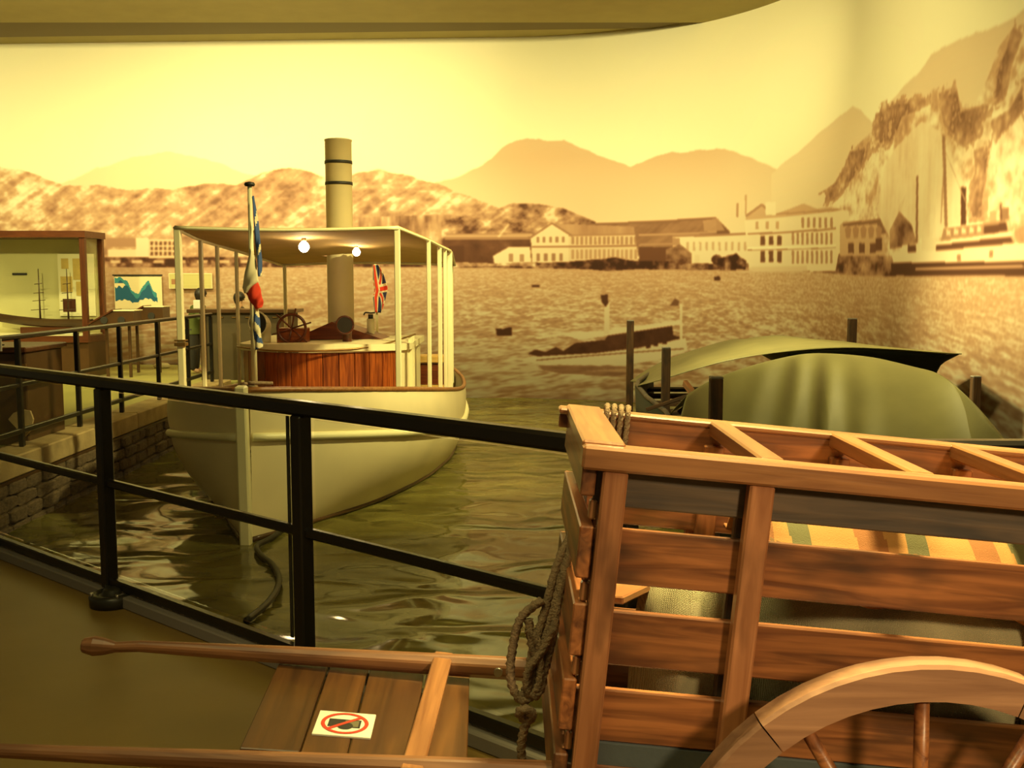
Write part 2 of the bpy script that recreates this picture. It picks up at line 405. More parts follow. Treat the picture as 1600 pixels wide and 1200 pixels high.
# water of the harbour (perspective ripples)
zz = np.clip(1.82-rows, .06, 5)
lat = (np.arange(TW)[None]/DEN-STOT*.45)/(zz+.25)*3.4-rows*2.5
dep = np.repeat(8.5*np.log(zz)/1., TW, 1)
rg = np.random.RandomState(11)
def samp(u, v, seed):
    g = np.random.RandomState(seed).rand(256, 256).astype(np.float32)
    x = np.floor(u); y = np.floor(v); fx = u-x; fy = v-y; fx = fx*fx*(3-2*fx); fy = fy*fy*(3-2*fy)
    xi = x.astype(int) % 256; yi = y.astype(int) % 256; x2 = (xi+1) % 256; y2 = (yi+1) % 256
    return (g[yi, xi]*(1-fx)+g[yi, x2]*fx)*(1-fy)+(g[y2, xi]*(1-fx)+g[y2, x2]*fx)*fy
lat2 = lat+dep*.9; rip = .28*samp(lat*1.6, dep*2.6, 1)+.40*samp(lat2*4.2+7, dep*6.5, 2)+.32*samp(lat2*9.1, dep*13, 3)
wat = np.clip(.66+.035*np.clip(zz-.6, 0, 1.5)+(rip-.5)*(.25+.55*np.clip(zz*1.1-.05, 0, 1))+(n_l-.5)*.10, .14, .9).astype(np.float32)
fill([(-500, 417), (170, 417), (700, 417), (1000, 420), (1260, 424), (1420, 431), (1900, 430), (1900, 900), (-500, 900)], wat)
# shore strip
shore = np.clip(.20+(n_c-.5)*1.5, .05, .8)
fill([(-400, 398), (165, 402), (420, 402), (700, 398), (770, 405), (1060, 405), (1260, 412), (1260, 424), (1000, 421), (700, 418), (-400, 418)], shore)
fill([(1250, 405), (1290, 398), (1340, 395), (1400, 398), (1400, 432), (1330, 430), (1250, 424)], np.clip(.28+(n_f-.5)*1.4, .06, .75))
# left waterfront
rectp(165, 372, 232, 386, .45); rectp(168, 390, 212, 402, .78); rectp(212, 372, 232, 402, .82); rectp(232, 374, 278, 404, .74)
for a in range(6):
    for b in range(3): rectp(235+a*7, 378+b*8, 239+a*7, 383+b*8, .2)
for a in range(7): rectp(172+a*34, 407, 188+a*34, 411, .8, .2)
# brick shed, white cottage
rectp(693, 372, 832, 416, np.clip(.17+(n_f-.5)*.25, .05, .4)); fill([(698, 365), (830, 364), (834, 374), (694, 375)], .42); linep(696, 369, 832, 368, 4, .62)
rectp(700, 384, 725, 410, .12)
fill([(770, 400), (795, 386), (828, 386), (830, 412), (772, 412)], .84); rectp(795, 397, 801, 409, .5); rectp(812, 397, 818, 409, .5); linep(778, 351+20, 795, 350, 4, .8, .3)
# long boathouse
fill([(862, 350), (988, 352), (997, 367), (890, 369)], np.clip(.50+(n_vert-.5)*.3, .3, .7)); fill([(829, 372), (862, 350), (892, 368), (892, 412), (831, 410)], .80)
fill([(888, 368), (997, 366), (997, 410), (888, 412)], .74)
linep(826, 373, 862, 349, 2.5, .35); linep(862, 349, 894, 369, 2.5, .35); linep(831, 386, 996, 384, 2.2, .3); linep(888, 368, 998, 366, 2, .4)
for k in range(5): rectp(838+k*10, 370, 842+k*10, 379, .42)
for k in range(15): rectp(893+k*7, 370, 896.5+k*7, 382, .45)
for k in range(15): rectp(893+k*7, 390, 896.5+k*7, 405, .55)
for k in range(4): rectp(838+k*12, 396, 843+k*12, 408, .4)
# big brown roofs
fill([(920, 352), (1030, 346), (1118, 340), (1135, 362), (1130, 400), (997, 400), (990, 354)], np.clip(.34+(n_diag-.5)*.35, .12, .6))
linep(915, 351, 1115, 341, 3, .3); linep(998, 368, 1130, 362, 3, .55); linep(998, 383, 1060, 381, 3, .5); fill([(1118, 340), (1140, 362), (1140, 398), (1122, 398)], .25)
rectp(998, 386, 1050, 408, .2); fill([(1098, 345), (1122, 341), (1132, 360), (1100, 362)], .62, .4)
# long white hall
fill([(1050, 370), (1182, 366), (1182, 412), (1052, 412)], .83); linep(1050, 369, 1184, 365, 3.5, .42); rectp(1050, 372, 1062, 384, .5)
for k in range(11): rectp(1072+k*10, 378, 1076+k*10, 392, .66)
fill([(1040, 390), (1062, 382), (1080, 396), (1080, 412), (1040, 412)], np.clip(.3+(n_f-.5)*.9, .1, .7))
for cx in (1065, 1120, 1140):
    fill([(cx+9*math.cos(a), 406+8*math.sin(a)) for a in np.linspace(0, 2*PI, 12)], np.clip(.25+(n_f-.5)*1.2, .08, .8))
rectp(1085, 398, 1093, 412, .78)
# palace hotel
fill([(1163, 345), (1175, 335), (1190, 320), (1203, 334), (1325, 320), (1327, 352), (1310, 398), (1305, 424), (1170, 424)], .83)
fill([(1165, 338), (1190, 320), (1207, 336), (1240, 324), (1255, 318), (1275, 326), (1326, 319), (1326, 326), (1165, 344)], .58, .3)
linep(1165, 338, 1190, 320, 3, .45); linep(1190, 320, 1206, 335, 3, .45); linep(1206, 335, 1327, 325, 2.5, .5); rectp(1196, 316, 1212, 336, .85)
linep(1168, 366, 1306, 357, 2.5, .42); linep(1168, 388, 1306, 384, 3.5, .92); linep(1168, 391, 1306, 387, 1.5, .45)
for k in range(3):
    rectp(1188+k*13, 369, 1195+k*13, 383, .22); rectp(1188+k*13, 392, 1195+k*13, 410, .22)
for k in range(9):
    rectp(1237+k*7.5, 364, 1240.5+k*7.5, 382, .5); rectp(1237+k*7.5, 392, 1240.5+k*7.5, 412, .52)
for k in range(6): rectp(1252+k*9, 340, 1256+k*9, 356, .5)
for k in range(3): rectp(1180+k*16, 346, 1185+k*16, 358, .62)
fill([(1150, 418), (1260, 415), (1262, 426), (1150, 426)], .72, .3)
linep(1165, 305, 1165, 335, 2.5, .6); linep(1152, 318, 1152, 340, 3, .5)
# boats and bushes along the shore
shore2 = np.clip(.12+(n_c-.5)*1.3, .03, .8)
fill(rough([(838, 411), (900, 408), (960, 402), (985, 407), (1050, 408), (1060, 420), (842, 419), (838, 411)], .025, seed=5), shore2)
fill(rough([(1120, 404), (1150, 396), (1166, 408), (1165, 421), (1120, 420), (1120, 404)], .06, seed=6), shore2)
fill(rough([(700, 410), (770, 412), (836, 410), (836, 418), (700, 418), (700, 410)], .02, seed=7), np.clip(.55+(n_c-.5)*1.6, .1, .85))
# cliffs
rock = np.clip(.72+(n_vert-.5)*.3+(n_m-.5)*.45+(n_c-.5)*.8, .25, .9)
fill([(1285, 322), (1300, 290), (1318, 262), (1335, 232), (1362, 205), (1375, 172), (1400, 160), (1425, 156), (1445, 160), (1455, 140), (1490, 136), (1500, 160), (1522, 165), (1545, 118), (1560, 75), (1582, 45), (1600, 50), (1700, 20), (1800, 0), (1800, 400), (1330, 400), (1326, 330)], rock, .15)
dk = np.clip(.38+(n_vert-.5)*.4+(n_c-.5)*1.0, .12, .72)
for pg in [[(1372, 172), (1400, 160), (1440, 158), (1442, 170), (1410, 182), (1402, 205), (1392, 222), (1372, 228), (1368, 200)],
           [(1318, 265), (1330, 233), (1356, 228), (1350, 252), (1335, 278), (1306, 308), (1292, 314), (1290, 296), (1303, 288)],
           [(1558, 110), (1582, 50), (1595, 60), (1580, 100), (1570, 150), (1552, 160)], [(1548, 190), (1575, 175), (1600, 130), (1600, 170), (1575, 200), (1560, 215)],
           [(1522, 240), (1545, 235), (1540, 275), (1534, 320), (1535, 345), (1518, 345), (1515, 300), (1524, 270)], [(1470, 150), (1495, 140), (1500, 175), (1540, 165), (1530, 210), (1505, 225), (1478, 205)],
           [(1405, 320), (1415, 305), (1408, 332), (1400, 345)], [(1600, 130), (1700, 90), (1690, 190), (1620, 240)]]:
    c_ = np.mean([tp(*q) for q in pg], 0); P_ = np.array([tp(*q) for q in pg])
    for sc, thr in ((1.35, .56), (1.12, .47), (.9, .36)):              # ragged edge: noise eats into the outer rings
        keep = tone.copy(); fill([tuple(c_+(q-c_)*sc) for q in P_], dk, .1, raw=True)
        tone[:] = np.where(.75*n_c+.25*n_vert > thr, tone, keep)
fill([(1370, 330), (1382, 260), (1400, 230), (1425, 205), (1440, 190), (1468, 205), (1490, 260), (1515, 300), (1500, 372), (1390, 372)], .80+(n_vert-.5)*.2, .12)
# small houses under the cliff
fill([(1312, 352), (1318, 346), (1375, 343), (1382, 360), (1382, 400), (1312, 400)], .66); fill([(1316, 350), (1375, 342), (1385, 365), (1375, 366), (1370, 350), (1318, 354)], .3)
for k in range(5): fill([(1320+k*12, 358), (1325+k*12, 352), (1330+k*12, 358), (1328+k*12, 372), (1322+k*12, 372)], .48)
for k in range(3): rectp(1325+k*17, 380, 1334+k*17, 396, .22)
fill([(1390, 360), (1405, 331), (1424, 352), (1432, 380), (1390, 390)], np.clip(.42+(n_f-.5)*.8, .15, .7)); rectp(1368, 372, 1378, 392, .2)
# white steamer
fill([(1392, 395), (1408, 392), (1409, 383), (1440, 380), (1442, 392), (1600, 381), (1800, 368), (1800, 412), (1600, 411), (1396, 414)], .84)
fill([(1392, 411), (1600, 409), (1800, 408), (1800, 432), (1393, 431)], .10); linep(1430, 420, 1800, 413, 3, .66)
fill([(1455, 393), (1462, 381), (1578, 368), (1584, 380)], .16); fill([(1456, 380), (1580, 362), (1581, 369), (1460, 384)], .86)
fill([(1470, 376), (1474, 358), (1570, 344), (1575, 362)], .45); fill([(1537, 354), (1572, 348), (1574, 361), (1537, 367)], .15); rectp(1418, 383, 1431, 394, .2)
for k in range(5): rectp(1478+k*12, 359-k*1.4, 1485+k*12, 369-k*1.4, .75)
linep(1468, 357, 1572, 343, 2.5, .85); rectp(1562, 325, 1576, 344, .35); linep(1563, 318, 1564, 345, 3, .2); rectp(1546, 330, 1556, 346, .6)
rectp(1501, 293, 1509, 352, .14); linep(1433, 275, 1432, 380, 3, .32); linep(1474, 212, 1478, 355, 4.5, .36); linep(1476, 220, 1470, 350, 1.5, .5); linep(1478, 240, 1520, 345, 1.2, .6)
rectp(1440, 372, 1462, 392, .8); fill([(1584, 362), (1600, 352), (1604, 380), (1588, 378)], .4, .4)
for q in ((1495, 398), (1545, 392)): rectp(q[0], q[1], q[0]+6, q[1]+10, .45)
# launch under way
fill([(808, 562), (835, 556), (930, 552), (1000, 545), (1071, 528), (1074, 548), (1040, 560), (975, 571), (842, 569)], .88)
linep(838, 563, 1068, 545, 2.2, .42)
fill([(824, 553), (836, 546), (852, 550), (868, 542), (880, 548), (898, 536), (945, 531), (950, 522), (1050, 508), (1052, 524), (1068, 528), (1000, 543), (930, 552), (840, 557)], np.clip(.12+(n_f-.5)*.25, .05, .3))
for q in ((1022, 519), (1036, 516), (1010, 522)): fill([(q[0], q[1]), (q[0]+5, q[1]), (q[0]+6, q[1]+22), (q[0]-1, q[1]+22)], .1)
fill([(833, 528), (880, 520), (940, 517), (1062, 500), (1064, 507), (952, 524), (905, 531), (880, 523), (842, 530)], .87)
rectp(944, 474, 952, 522, .82); fill([(938, 461), (950, 460), (950, 474), (946, 480), (940, 472)], .1); linep(1064, 475, 1064, 530, 4, .85); fill([(1046, 478), (1054, 466), (1061, 470), (1060, 478)], .25)
fill([(838, 571), (975, 573), (1010, 580), (960, 588), (880, 584), (842, 577)], .25, .35); fill([(812, 572), (840, 570), (850, 580), (815, 580)], .8, .3); fill([(915, 580), (1000, 574), (985, 582)], .75, .3)
# buoys
fill([(774, 513), (786, 514), (792, 512), (799, 511), (800, 525), (776, 525)], .08); rectp(831, 445, 843, 449, .1); fill([(1115, 433), (1124, 431), (1126, 438), (1116, 439)], .1)
def blur(a, n=1):
    for _ in range(n):
        a = (np.roll(a, 1, 0)+2*a+np.roll(a, -1, 0))/4; a = (np.roll(a, 1, 1)+2*a+np.roll(a, -1, 1))/4
    return a
tone = np.clip(blur(tone, 2), 0, 1)
stops = [0, .2, .45, .64, .76, .95]
rgb = np.stack([np.interp(tone, stops, c) for c in ([.040, .16, .42, .60, .76, .92], [.016, .065, .225, .37, .60, .86], [.012, .040, .14, .23, .42, .66])], -1)
def to_srgb(a): return np.where(a <= .0031308, a*12.92, 1.055*np.power(np.maximum(a, 0), 1/2.4)-.055)
img = bpy.data.images.new('harbour_print', TW, TH)
buf = np.ones((TH, TW, 4), np.float32); buf[..., :3] = to_srgb(rgb)
img.pixels.foreach_set(buf.ravel()); img.update(); img.pack()
M_mural = bpy.data.materials.new('mural_print'); t, N, L, b = nt(M_mural)
tx = N.new('ShaderNodeTexImage'); tx.image = img; tx.interpolation = 'Cubic'; tx.extension = 'EXTEND'; uvn = N.new('ShaderNodeUVMap'); uvn.uv_map = 'UVMap'
L.new(uvn.outputs[0], tx.inputs[0]); L.new(tx.outputs[0], b.inputs['Base Color']); b.inputs['Roughness'].default_value = .7; b.inputs['Specular IOR Level'].default_value = .2
me = mesh([(p[0], p[1], z) for p in prof for z in (WZ0, WZ1)], [(2*i, 2*i+2, 2*i+3, 2*i+1) for i in range(len(prof)-1)])
uv = me.uv_layers.new(name='UVMap')
for p in me.polygons:
    for li in p.loop_indices:
        vi = me.loops[li].vertex_index; uv.data[li].uv = (SL[vi//2]/STOT, vi % 2)
wall = mk('wall_back', me, M_mural, smooth=True); tag(wall, kind='structure'); thick(wall, .12, -1)

# ------------------------------------------------------------------ floor, pool, ceiling
RA = Vector((.33, 2.935, 0)); RB = Vector((-4.15, 6.735, 0))            # line of the near railing
RD = (RB-RA).normalized(); RN = Vector((-RD.y, RD.x, 0))                 # RN points towards the visitor side
if RN.y > 0: RN = -RN
def slab(name, poly, z0, z1, m):
    bm = bmesh.new(); vs = [bm.verts.new((x, y, z1)) for x, y in poly]; f = bm.faces.new(vs)
    if f.normal.z < 0: f.normal_flip()
    r = bmesh.ops.extrude_face_region(bm, geom=[f])
    bmesh.ops.translate(bm, vec=(0, 0, z0-z1), verts=[v for v in r['geom'] if isinstance(v, bmesh.types.BMVert)])
    bmesh.ops.recalc_face_normals(bm, faces=bm.faces[:]); bmesh.ops.triangulate(bm, faces=[f for f in bm.faces if len(f.verts) > 4])
    me = bpy.data.meshes.new(name); bm.to_mesh(me); bm.free(); return mk(name, me, m)
fo = RN*.03
tag(slab('floor', [(-16, -5), (6, -5), (6, RA.y-.04), (RA.x+fo.x*.4, RA.y-.04), (RB.x+fo.x, RB.y+fo.y), (-4.45, RB.y+fo.y), (-16, RB.y+fo.y)], -.7, 0, M_floor), kind='structure')
tag(slab('floor', [(-16, 6.60), (-4.42, 6.60), (-4.42, 14.95), (-2.9, 14.95), (-2.9, 17.80), (-16, 18.55)], -.7, .06, M_quay), kind='structure')
tag(slab('ceiling', [(-16, -5), (6, -5), (6, 18.9), (-16, 18.9)], 5.60, 5.75, M_ceil), kind='structure')
tag(slab('trim_1', [(-16, 16.95), (3.2, 15.85), (3.2, 16.85), (-16, 17.95)], 5.56, 5.62, M_ceild), kind='structure')
box('trim_2', (-16, -1, 5.50), (6, 16.3, 5.605), M_ceil)['kind'] = 'structure'
box('wall_right', (5.9, -5, 0), (6.1, 2.0, 5.75), M_ceil)['kind'] = 'structure'
kz = .055
k0 = RA+RN*.10; k1 = RB+RN*.10
kb = beam('trim_3', RA+Vector((0, 0, kz/2)), RB+Vector((0, 0, kz/2)), .10, kz, M_kerb, bev=.006); kb['kind'] = 'structure'
box('trim_4', (RA.x-.04, RA.y-.05, 0), (4.15, RA.y+.05, kz), M_kerb)['kind'] = 'structure'

# water
M_water = bpy.data.materials.new('harbour_water'); t, N, L, b = nt(M_water)
b.inputs['Base Color'].default_value = (.085, .075, .018, 1); b.inputs['Roughness'].default_value = .10; b.inputs['IOR'].default_value = 1.45; b.inputs['Specular IOR Level'].default_value = .6
tc = N.new('ShaderNodeTexCoord'); mp = N.new('ShaderNodeMapping'); mp.inputs['Rotation'].default_value = (0, 0, .35); mp.inputs['Scale'].default_value = (1.5, 2.6, 1)
L.new(tc.outputs['Object'], mp.inputs['Vector'])
n1 = N.new('ShaderNodeTexNoise'); n1.inputs['Scale'].default_value = .85; n1.inputs['Detail'].default_value = .8; n1.inputs['Distortion'].default_value = .7; L.new(mp.outputs[0], n1.inputs['Vector'])
bp = N.new('ShaderNodeBump'); bp.inputs['Strength'].default_value = .42; bp.inputs['Distance'].default_value = .16; L.new(n1.outputs['Fac'], bp.inputs['Height']); L.new(bp.outputs['Normal'], b.inputs['Normal'])
n2 = N.new('ShaderNodeTexNoise'); n2.inputs['Scale'].default_value = 1.1; n2.inputs['Detail'].default_value = 4; L.new(mp.outputs[0], n2.inputs['Vector'])
rr = N.new('ShaderNodeValToRGB'); rr.color_ramp.elements[0].position = .35; rr.color_ramp.elements[1].position = .72
rr.color_ramp.elements[0].color = (.085, .07, .014, 1); rr.color_ramp.elements[1].color = (.23, .20, .05, 1); L.new(n2.outputs['Fac'], rr.inputs['Fac']); L.new(rr.outputs[0], b.inputs['Base Color'])
def wx(Y): return 4.18 if Y < 13.2 else -.3+math.sqrt(max(0, 4.48**2-(Y-13.2)**2))
def wpos(u, v):
    Y = 2.99+14.72*v; x1 = wx(min(Y, 17.67)); return (-4.09+(x1+4.09)*u, Y)
wtr = mk('water', grid(lambda u, v: (*wpos(u, v), -.5+.012*math.sin(9*u*8.4+3*v*15)*math.sin(4.2*v*15+u*7)), 60, 90), M_water, smooth=True)
tag(wtr, 'rippled olive green harbour water around the launch', 'water', kind='stuff')

# ------------------------------------------------------------------ quay wall: curb stones and rough stones
qw = box('wall_left', (-4.40, 6.70, -.62), (-4.16, 15.0, -.02), M_rock); qw['kind'] = 'structure'
y = 6.72
k = 0
while y < 14.8:
    ln = 2.12 if k == 0 else 1.15
    if y+ln > 14.9: ln = 14.9-y
    c = box('curb_stone', (-4.46, y, -.08), (-4.10, y+ln-.012, .10), M_curb, qw, bev=.012)
    y += ln; k += 1
seam = box('seam_strip', (-4.30, 6.72, -.115), (-4.115, 14.9, -.09), M_dark, qw)  # dark strip drawn for the groove between curb and wall
stones = []
for v in range(5):
    bm = bmesh.new(); bmesh.ops.create_cube(bm, size=1); bmesh.ops.bevel(bm, geom=bm.edges[:], offset=.16, segments=1, affect='EDGES')
    rg = random.Random(v)
    for q in bm.verts: q.co += Vector((rg.uniform(-.07, .07), rg.uniform(-.05, .05), rg.uniform(-.07, .07)))
    me = bpy.data.meshes.new('stone'); bm.to_mesh(me); bm.free(); me.materials.append(M_rock); stones.append(me)
for r in range(4):
    y = 6.75+.13*(r % 2)
    while y < 14.7:
        w = random.uniform(.2, .36); h = .118
        M = T(-4.17+random.uniform(-.015, .02), y+w/2, -.165-r*h) @ Matrix.Diagonal((.11, w*.98, h*.98, 1))
        mk('stone', random.choice(stones), M_rock, M, qw); y += w

# ------------------------------------------------------------------ railings
def rail_run(parent, a, b, posts, base_z=0, glass=True, plates=True, zt=1.06, zm=.575, zb=.085, th=.058, wd=.062):
    a = Vector(a); b = Vector(b); d = (b-a).normalized(); up = Vector((0, 0, 1))
    beam('top_rail', a+up*(zt), b+up*(zt), wd, th, M_black, parent, bev=.012)
    beam('middle_rail', a+up*zm, b+up*zm, .034, .040, M_black, parent, bev=.008)
    if zb: beam('bottom_rail', a+up*zb, b+up*zb, .04, .045, M_black, parent, bev=.006)
    for s in posts:
        p = a+d*s
        beam('post', p+up*base_z, p+up*(zt-th/2), .062 if plates else .045, .062 if plates else .045, M_black, parent, up=d, bev=.006)
rail = thing('railing', 'black painted railing with glass panels along the near edge of the pool', 'railing', T(RA.x, RA.y, 0))
Lr = (RB-RA).length
rail_run(rail, RA, RB, [.0, 1.50, 3.01, 4.51], base_z=kz)
bm_ = []
for s in (1.50, 3.01, 4.51):
    p = RA+RD*s+Vector((.05, -.10, 0))
    M = T(p.x, p.y, 0)
    me = rev([(.104, 0), (.108, .045), (.100, .058), (.082, .062), (.066, .050), (.048, .052), (.042, .075), (.03, .08)], 24)
    bp_ = mk('base_plate', me, M_iron, M, rail, smooth=True)
    for q in range(4):
        a = q*PI/2+.6
        cyl('bolt', (.095*math.cos(a), .095*math.sin(a), .05), (.095*math.cos(a), .095*math.sin(a), .072), .009, M_steel, bp_, 6, F=M)
    beam('bracket', p+Vector((0, 0, .04)), RA+RD*s+Vector((0, 0, .07)), .05, .03, M_iron, bp_)
for i, (s0, s1) in enumerate([(.07, 1.45), (1.61, 2.96), (3.11, 4.46), (4.61, Lr-.06)]):
    a = RA+RD*s0-RN*.03; b_ = RA+RD*s1-RN*.03
    beam('glass_panel', a+Vector((0, 0, .565)), b_+Vector((0, 0, .565)), .010, .90, M_glass, rail, bev=0)
    for s in (s0+.01,):
        q = RA+RD*s-RN*.03
        beam('panel_edge', q+Vector((0, 0, .115)), q+Vector((0, 0, 1.015)), .016, .006, M_ink, rail, up=RN, bev=0)
rail2 = thing('railing', 'black painted railing passing behind the cart, seen between its slats', 'railing', T(RA.x+.08, RA.y, 0))
rail_run(rail2, RA+Vector((.07, 0, 0)), Vector((4.10, RA.y, 0)), [1.3, 2.6, 3.9], base_z=kz)
for s0, s1 in [(.05, 1.24), (1.36, 2.54), (2.66, 3.84)]:
    beam('glass_panel', (RA.x+.07+s0, RA.y+.03, .565), (RA.x+.07+s1, RA.y+.03, .565), .01, .90, M_glass, rail2, bev=0)
rail3 = thing('railing', 'thin black railing on the quay curb beyond the water, left of the launch', 'railing', T(-4.28, 8.7, .1))
rail_run(rail3, (-4.28, 6.80, 0), (-4.28, 14.6, 0), [.9, 2.05, 3.25, 4.35, 5.55, 6.7, 7.75], base_z=.1, plates=False, zt=1.06, zm=.64, zb=.24, th=.045, wd=.045)

# ------------------------------------------------------------------ steam launch
boat = thing('steam_launch', 'cream wooden steam launch with canvas awning moored along the quay', 'boat', T(-2.0, 10.5, -.5))
YS = [7.86, 8.2, 8.6, 9, 9.5, 10, 10.6, 11.4, 12.2, 13, 14, 14.7]
AX = lambda Y: interp(Y, [7.86, 9, 10, 12, 14.7], [-2.075, -1.985, -1.94, -1.90, -1.86])
BG = lambda Y: interp(Y, YS, [.045, .46, .84, 1.06, 1.18, 1.255, 1.31, 1.36, 1.34, 1.27, 1.09, .80])
BW = lambda Y: interp(Y, [7.86, 8.68, 9.31, 10.55, 11.7, 12.9, 14, 14.7], [.035, .25, .54, .92, 1.09, 1.10, .85, .5])
SH = lambda Y: interp(Y, [7.8, 9, 10, 11, 11.7, 12.5, 14.7], [.70, .575, .465, .36, .31, .29, .34])
ST = lambda Y: interp(Y, [7.8, 9, 10.5, 11.5, 14.7], [.34, .20, .02, -.02, .02])
def sm(f, Y, e=.18): return (f(Y-e)+2*f(Y)+f(Y+e))/4
ZW = -.62
def hullp(side, Y, z):
    zg = sm(SH, Y); v = max(0, min(1, (z-ZW)/(zg-ZW)))
    vs_ = (ST(Y)-ZW)/(zg-ZW)
    g = math.sin(PI/2*min(1, v/(vs_*1.02)))**.9 if v < vs_ else 1+.045*math.sin(PI*(v-vs_)/(1-vs_))
    e = .18 if Y > 8.2 else max(.01, (Y-7.86)*.5)
    b0 = max(.034, sm(BW, Y, e)); b1 = max(.045, sm(BG, Y, e))
    bb = b0+(b1-b0)*g
    return Vector((AX(Y)+side*bb, Y, z))
NY = 60
def stations(n): return [7.86+(14.7-7.86)*(i/n)**1.15 for i in range(n+1)]
YL = stations(NY)
vs = []; fs = []; NV = 20
rows_ = [(-1, j) for j in range(NV, -1, -1)]+[(1, j) for j in range(0, NV+1)]
for Y in YL:
    zg = sm(SH, Y)
    for sd, j in rows_:
        vs.append(hullp(sd, Y, ZW+(zg-ZW)*j/NV))
nr = len(rows_)
for i in range(NY):
    for j in range(nr-1): fs.append((i*nr+j, i*nr+j+1, (i+1)*nr+j+1, (i+1)*nr+j))
fs.append(tuple(range(NY*nr, NY*nr+nr)))
mk('hull', mesh(vs, fs), M_hull, None, boat, smooth=True)
# stem, rub strake, toe rail, deck
beam('stem', (-2.075, 7.84, -.62), (-2.075, 7.80, .74), .085, .10, M_cream, boat, up=(0, 1, 0), bev=.012)
for sd in (-1, 1):
    tube('rub_strake', [hullp(sd, Y, ST(Y))+Vector((sd*.012, 0, 0)) for Y in stations(24)], .034, M_cream, boat, n=8, sub=2)
    tube('toe_rail', [hullp(sd, Y, sm(SH, Y))+Vector((-sd*.01, 0, .012)) for Y in stations(24)], .024, M_rail, boat, n=6, sub=2)
dv = []; df = []
for Y in YL:
    zg = sm(SH, Y)-.05; a = hullp(-1, Y, zg); c = hullp(1, Y, zg)
    dv += [a*.985+c*.015, (a+c)/2+Vector((0, 0, .03)), c*.985+a*.015]
for i in range(NY):
    if 11.3 < YL[i] < 13.9: continue
    for j in range(2): df.append((3*i+j, 3*i+j+1, 3*i+3+j+1, 3*i+3+j))
mk('deck', mesh(dv, df), M_rail, None, boat)
# waterline boot stripe
for sd in (-1, 1):
    tube('boot_stripe', [hullp(sd, Y, -.475)+Vector((sd*.004, 0, 0)) for Y in stations(24)], .022, M_dark, boat, n=6, sub=2)
tube('hawse_ring', [at(334, 646, 9.02)+Vector((0, 0, .0)), at(332, 660, 9.0), at(338, 672, 8.98), at(344, 662, 9.0), at(342, 648, 9.02)], .022, M_brass, boat)
# cabin front of upright planks on a half ellipse
CX, CYc = -2.03, 11.25
def cab(a, r=0): return Vector((CX+(.89+r)*math.cos(a), CYc-(.75+r)*math.sin(a), 0))
NP = 17
for k in range(NP):
    a0 = PI*(1-k/NP)-.0; a1 = PI*(1-(k+1)/NP); g = .003
    p = cab(a0-g); q = cab(a1+g)
    pl = beam('plank', Vector((*((p+q)/2).xy, .26)), Vector((*((p+q)/2).xy, .80)), (q-p).length, .03, M_cream if k >= NP-2 else M_mahog, boat, up=(q-p).cross(Vector((0, 0, 1))), bev=.004)
    if k >= NP-2: pl['label'] = 'cream painted corner board'
mk('cabin_liner', mesh([Vector((*cab(PI*(1-i/30), -.025).xy, z)) for i in range(31) for z in (.25, .80)], [(2*i, 2*i+2, 2*i+3, 2*i+1) for i in range(30)]), M_ink, None, boat)
cv = []; cf = []
n = 28
ring = [cab(PI*(1-i/n), .05) for i in range(n+1)]+[Vector((CX+.94, 12.7, 0)), Vector((CX-.94, 12.7, 0))]
for z in (.795, .865): cv += [Vector((p.x, p.y, z+.03*(1-((p.x-CX)/.94)**2))) for p in ring]
nn = len(ring)
for i in range(nn): cf.append((i, (i+1) % nn, nn+(i+1) % nn, nn+i))
cf.append(tuple(range(nn-1, -1, -1))); cf.append(tuple(range(nn, 2*nn)))
mk('cabin_roof', mesh(cv, cf), M_cream, None, boat)
for sd in (-1, 1):
    box('cabin_side', (CX+sd*.88-.015, 11.26, .22), (CX+sd*.88+.015, 12.65, .80), M_cream, boat)
for y0, w in ((11.25, .05), (11.45, .05)):
    beam('corner_post', (CX+.915, y0, .28), (CX+.915, y0, .93), w, .05, M_cream, boat)
tube('handrail', [(CX-.9, 10.9, .84), (CX-.4, 10.42, .83), (CX+.1, 10.42, .83), (CX+.6, 10.66, .86), (CX+.96, 11.3, .95)], .010, M_brass, boat, n=6)
# hatch, wheel box, cowls, lantern, funnel
hx, hy = -1.98, 11.95
hv = [(hx-.52, hy-.35, .875), (hx+.52, hy-.35, .875), (hx+.52, hy+.3, .875), (hx-.52, hy+.3, .875), (hx-.06, hy-.35, 1.075), (hx-.06, hy+.3, 1.075)]
mk('skylight_hatch', mesh(hv, [(0, 1, 4), (1, 2, 5, 4), (2, 3, 5), (3, 0, 4, 5), (0, 3, 2, 1)]), M_mahogd, None, boat)
box('wheel_box', (-2.53, 11.0, .86), (-2.22, 11.25, 1.03), M_mahog, boat, bev=.008)
whl = mk('steering_wheel', tubemesh([(-2.36+.15*math.cos(a), 10.97, 1.03+.15*math.sin(a)) for a in np.linspace(0, 2*PI, 25)], .016, 8, sub=2), M_mahogd, None, boat, smooth=True)
for k in range(6):
    a = k*PI/3+.3
    cyl('wheel_spoke', (-2.36, 10.97, 1.03), (-2.36+.22*math.cos(a), 10.97, 1.03+.22*math.sin(a)), .010, M_mahogd, whl, 6)
def cowl(x, y, z, r, ang):
    M = T(x, y, z) @ Matrix.Rotation(ang, 4, 'Z')
    pts = [(0, 0, -.18), (0, 0, -.08), (0, -.02, 0), (0, -.07, .035), (0, -.13, .04)]
    st = tube('ventilator_cowl', pts, lambda t: .05+(r-.05)*max(0, t-.3)/.7, M_cream if ang else M_mahogd, boat, n=18, F=M)
    cyl('cowl_mouth', (0, -.128, .04), (0, -.140, .04), r*.92, M_ink, st, 20, F=M)
    tube('cowl_rim', [(r*math.cos(a), -.138, .04+r*math.sin(a)) for a in np.linspace(0, 2*PI, 21)], .010, M_cream if ang else M_mahogd, st, n=6, F=M, sub=1)
    return st
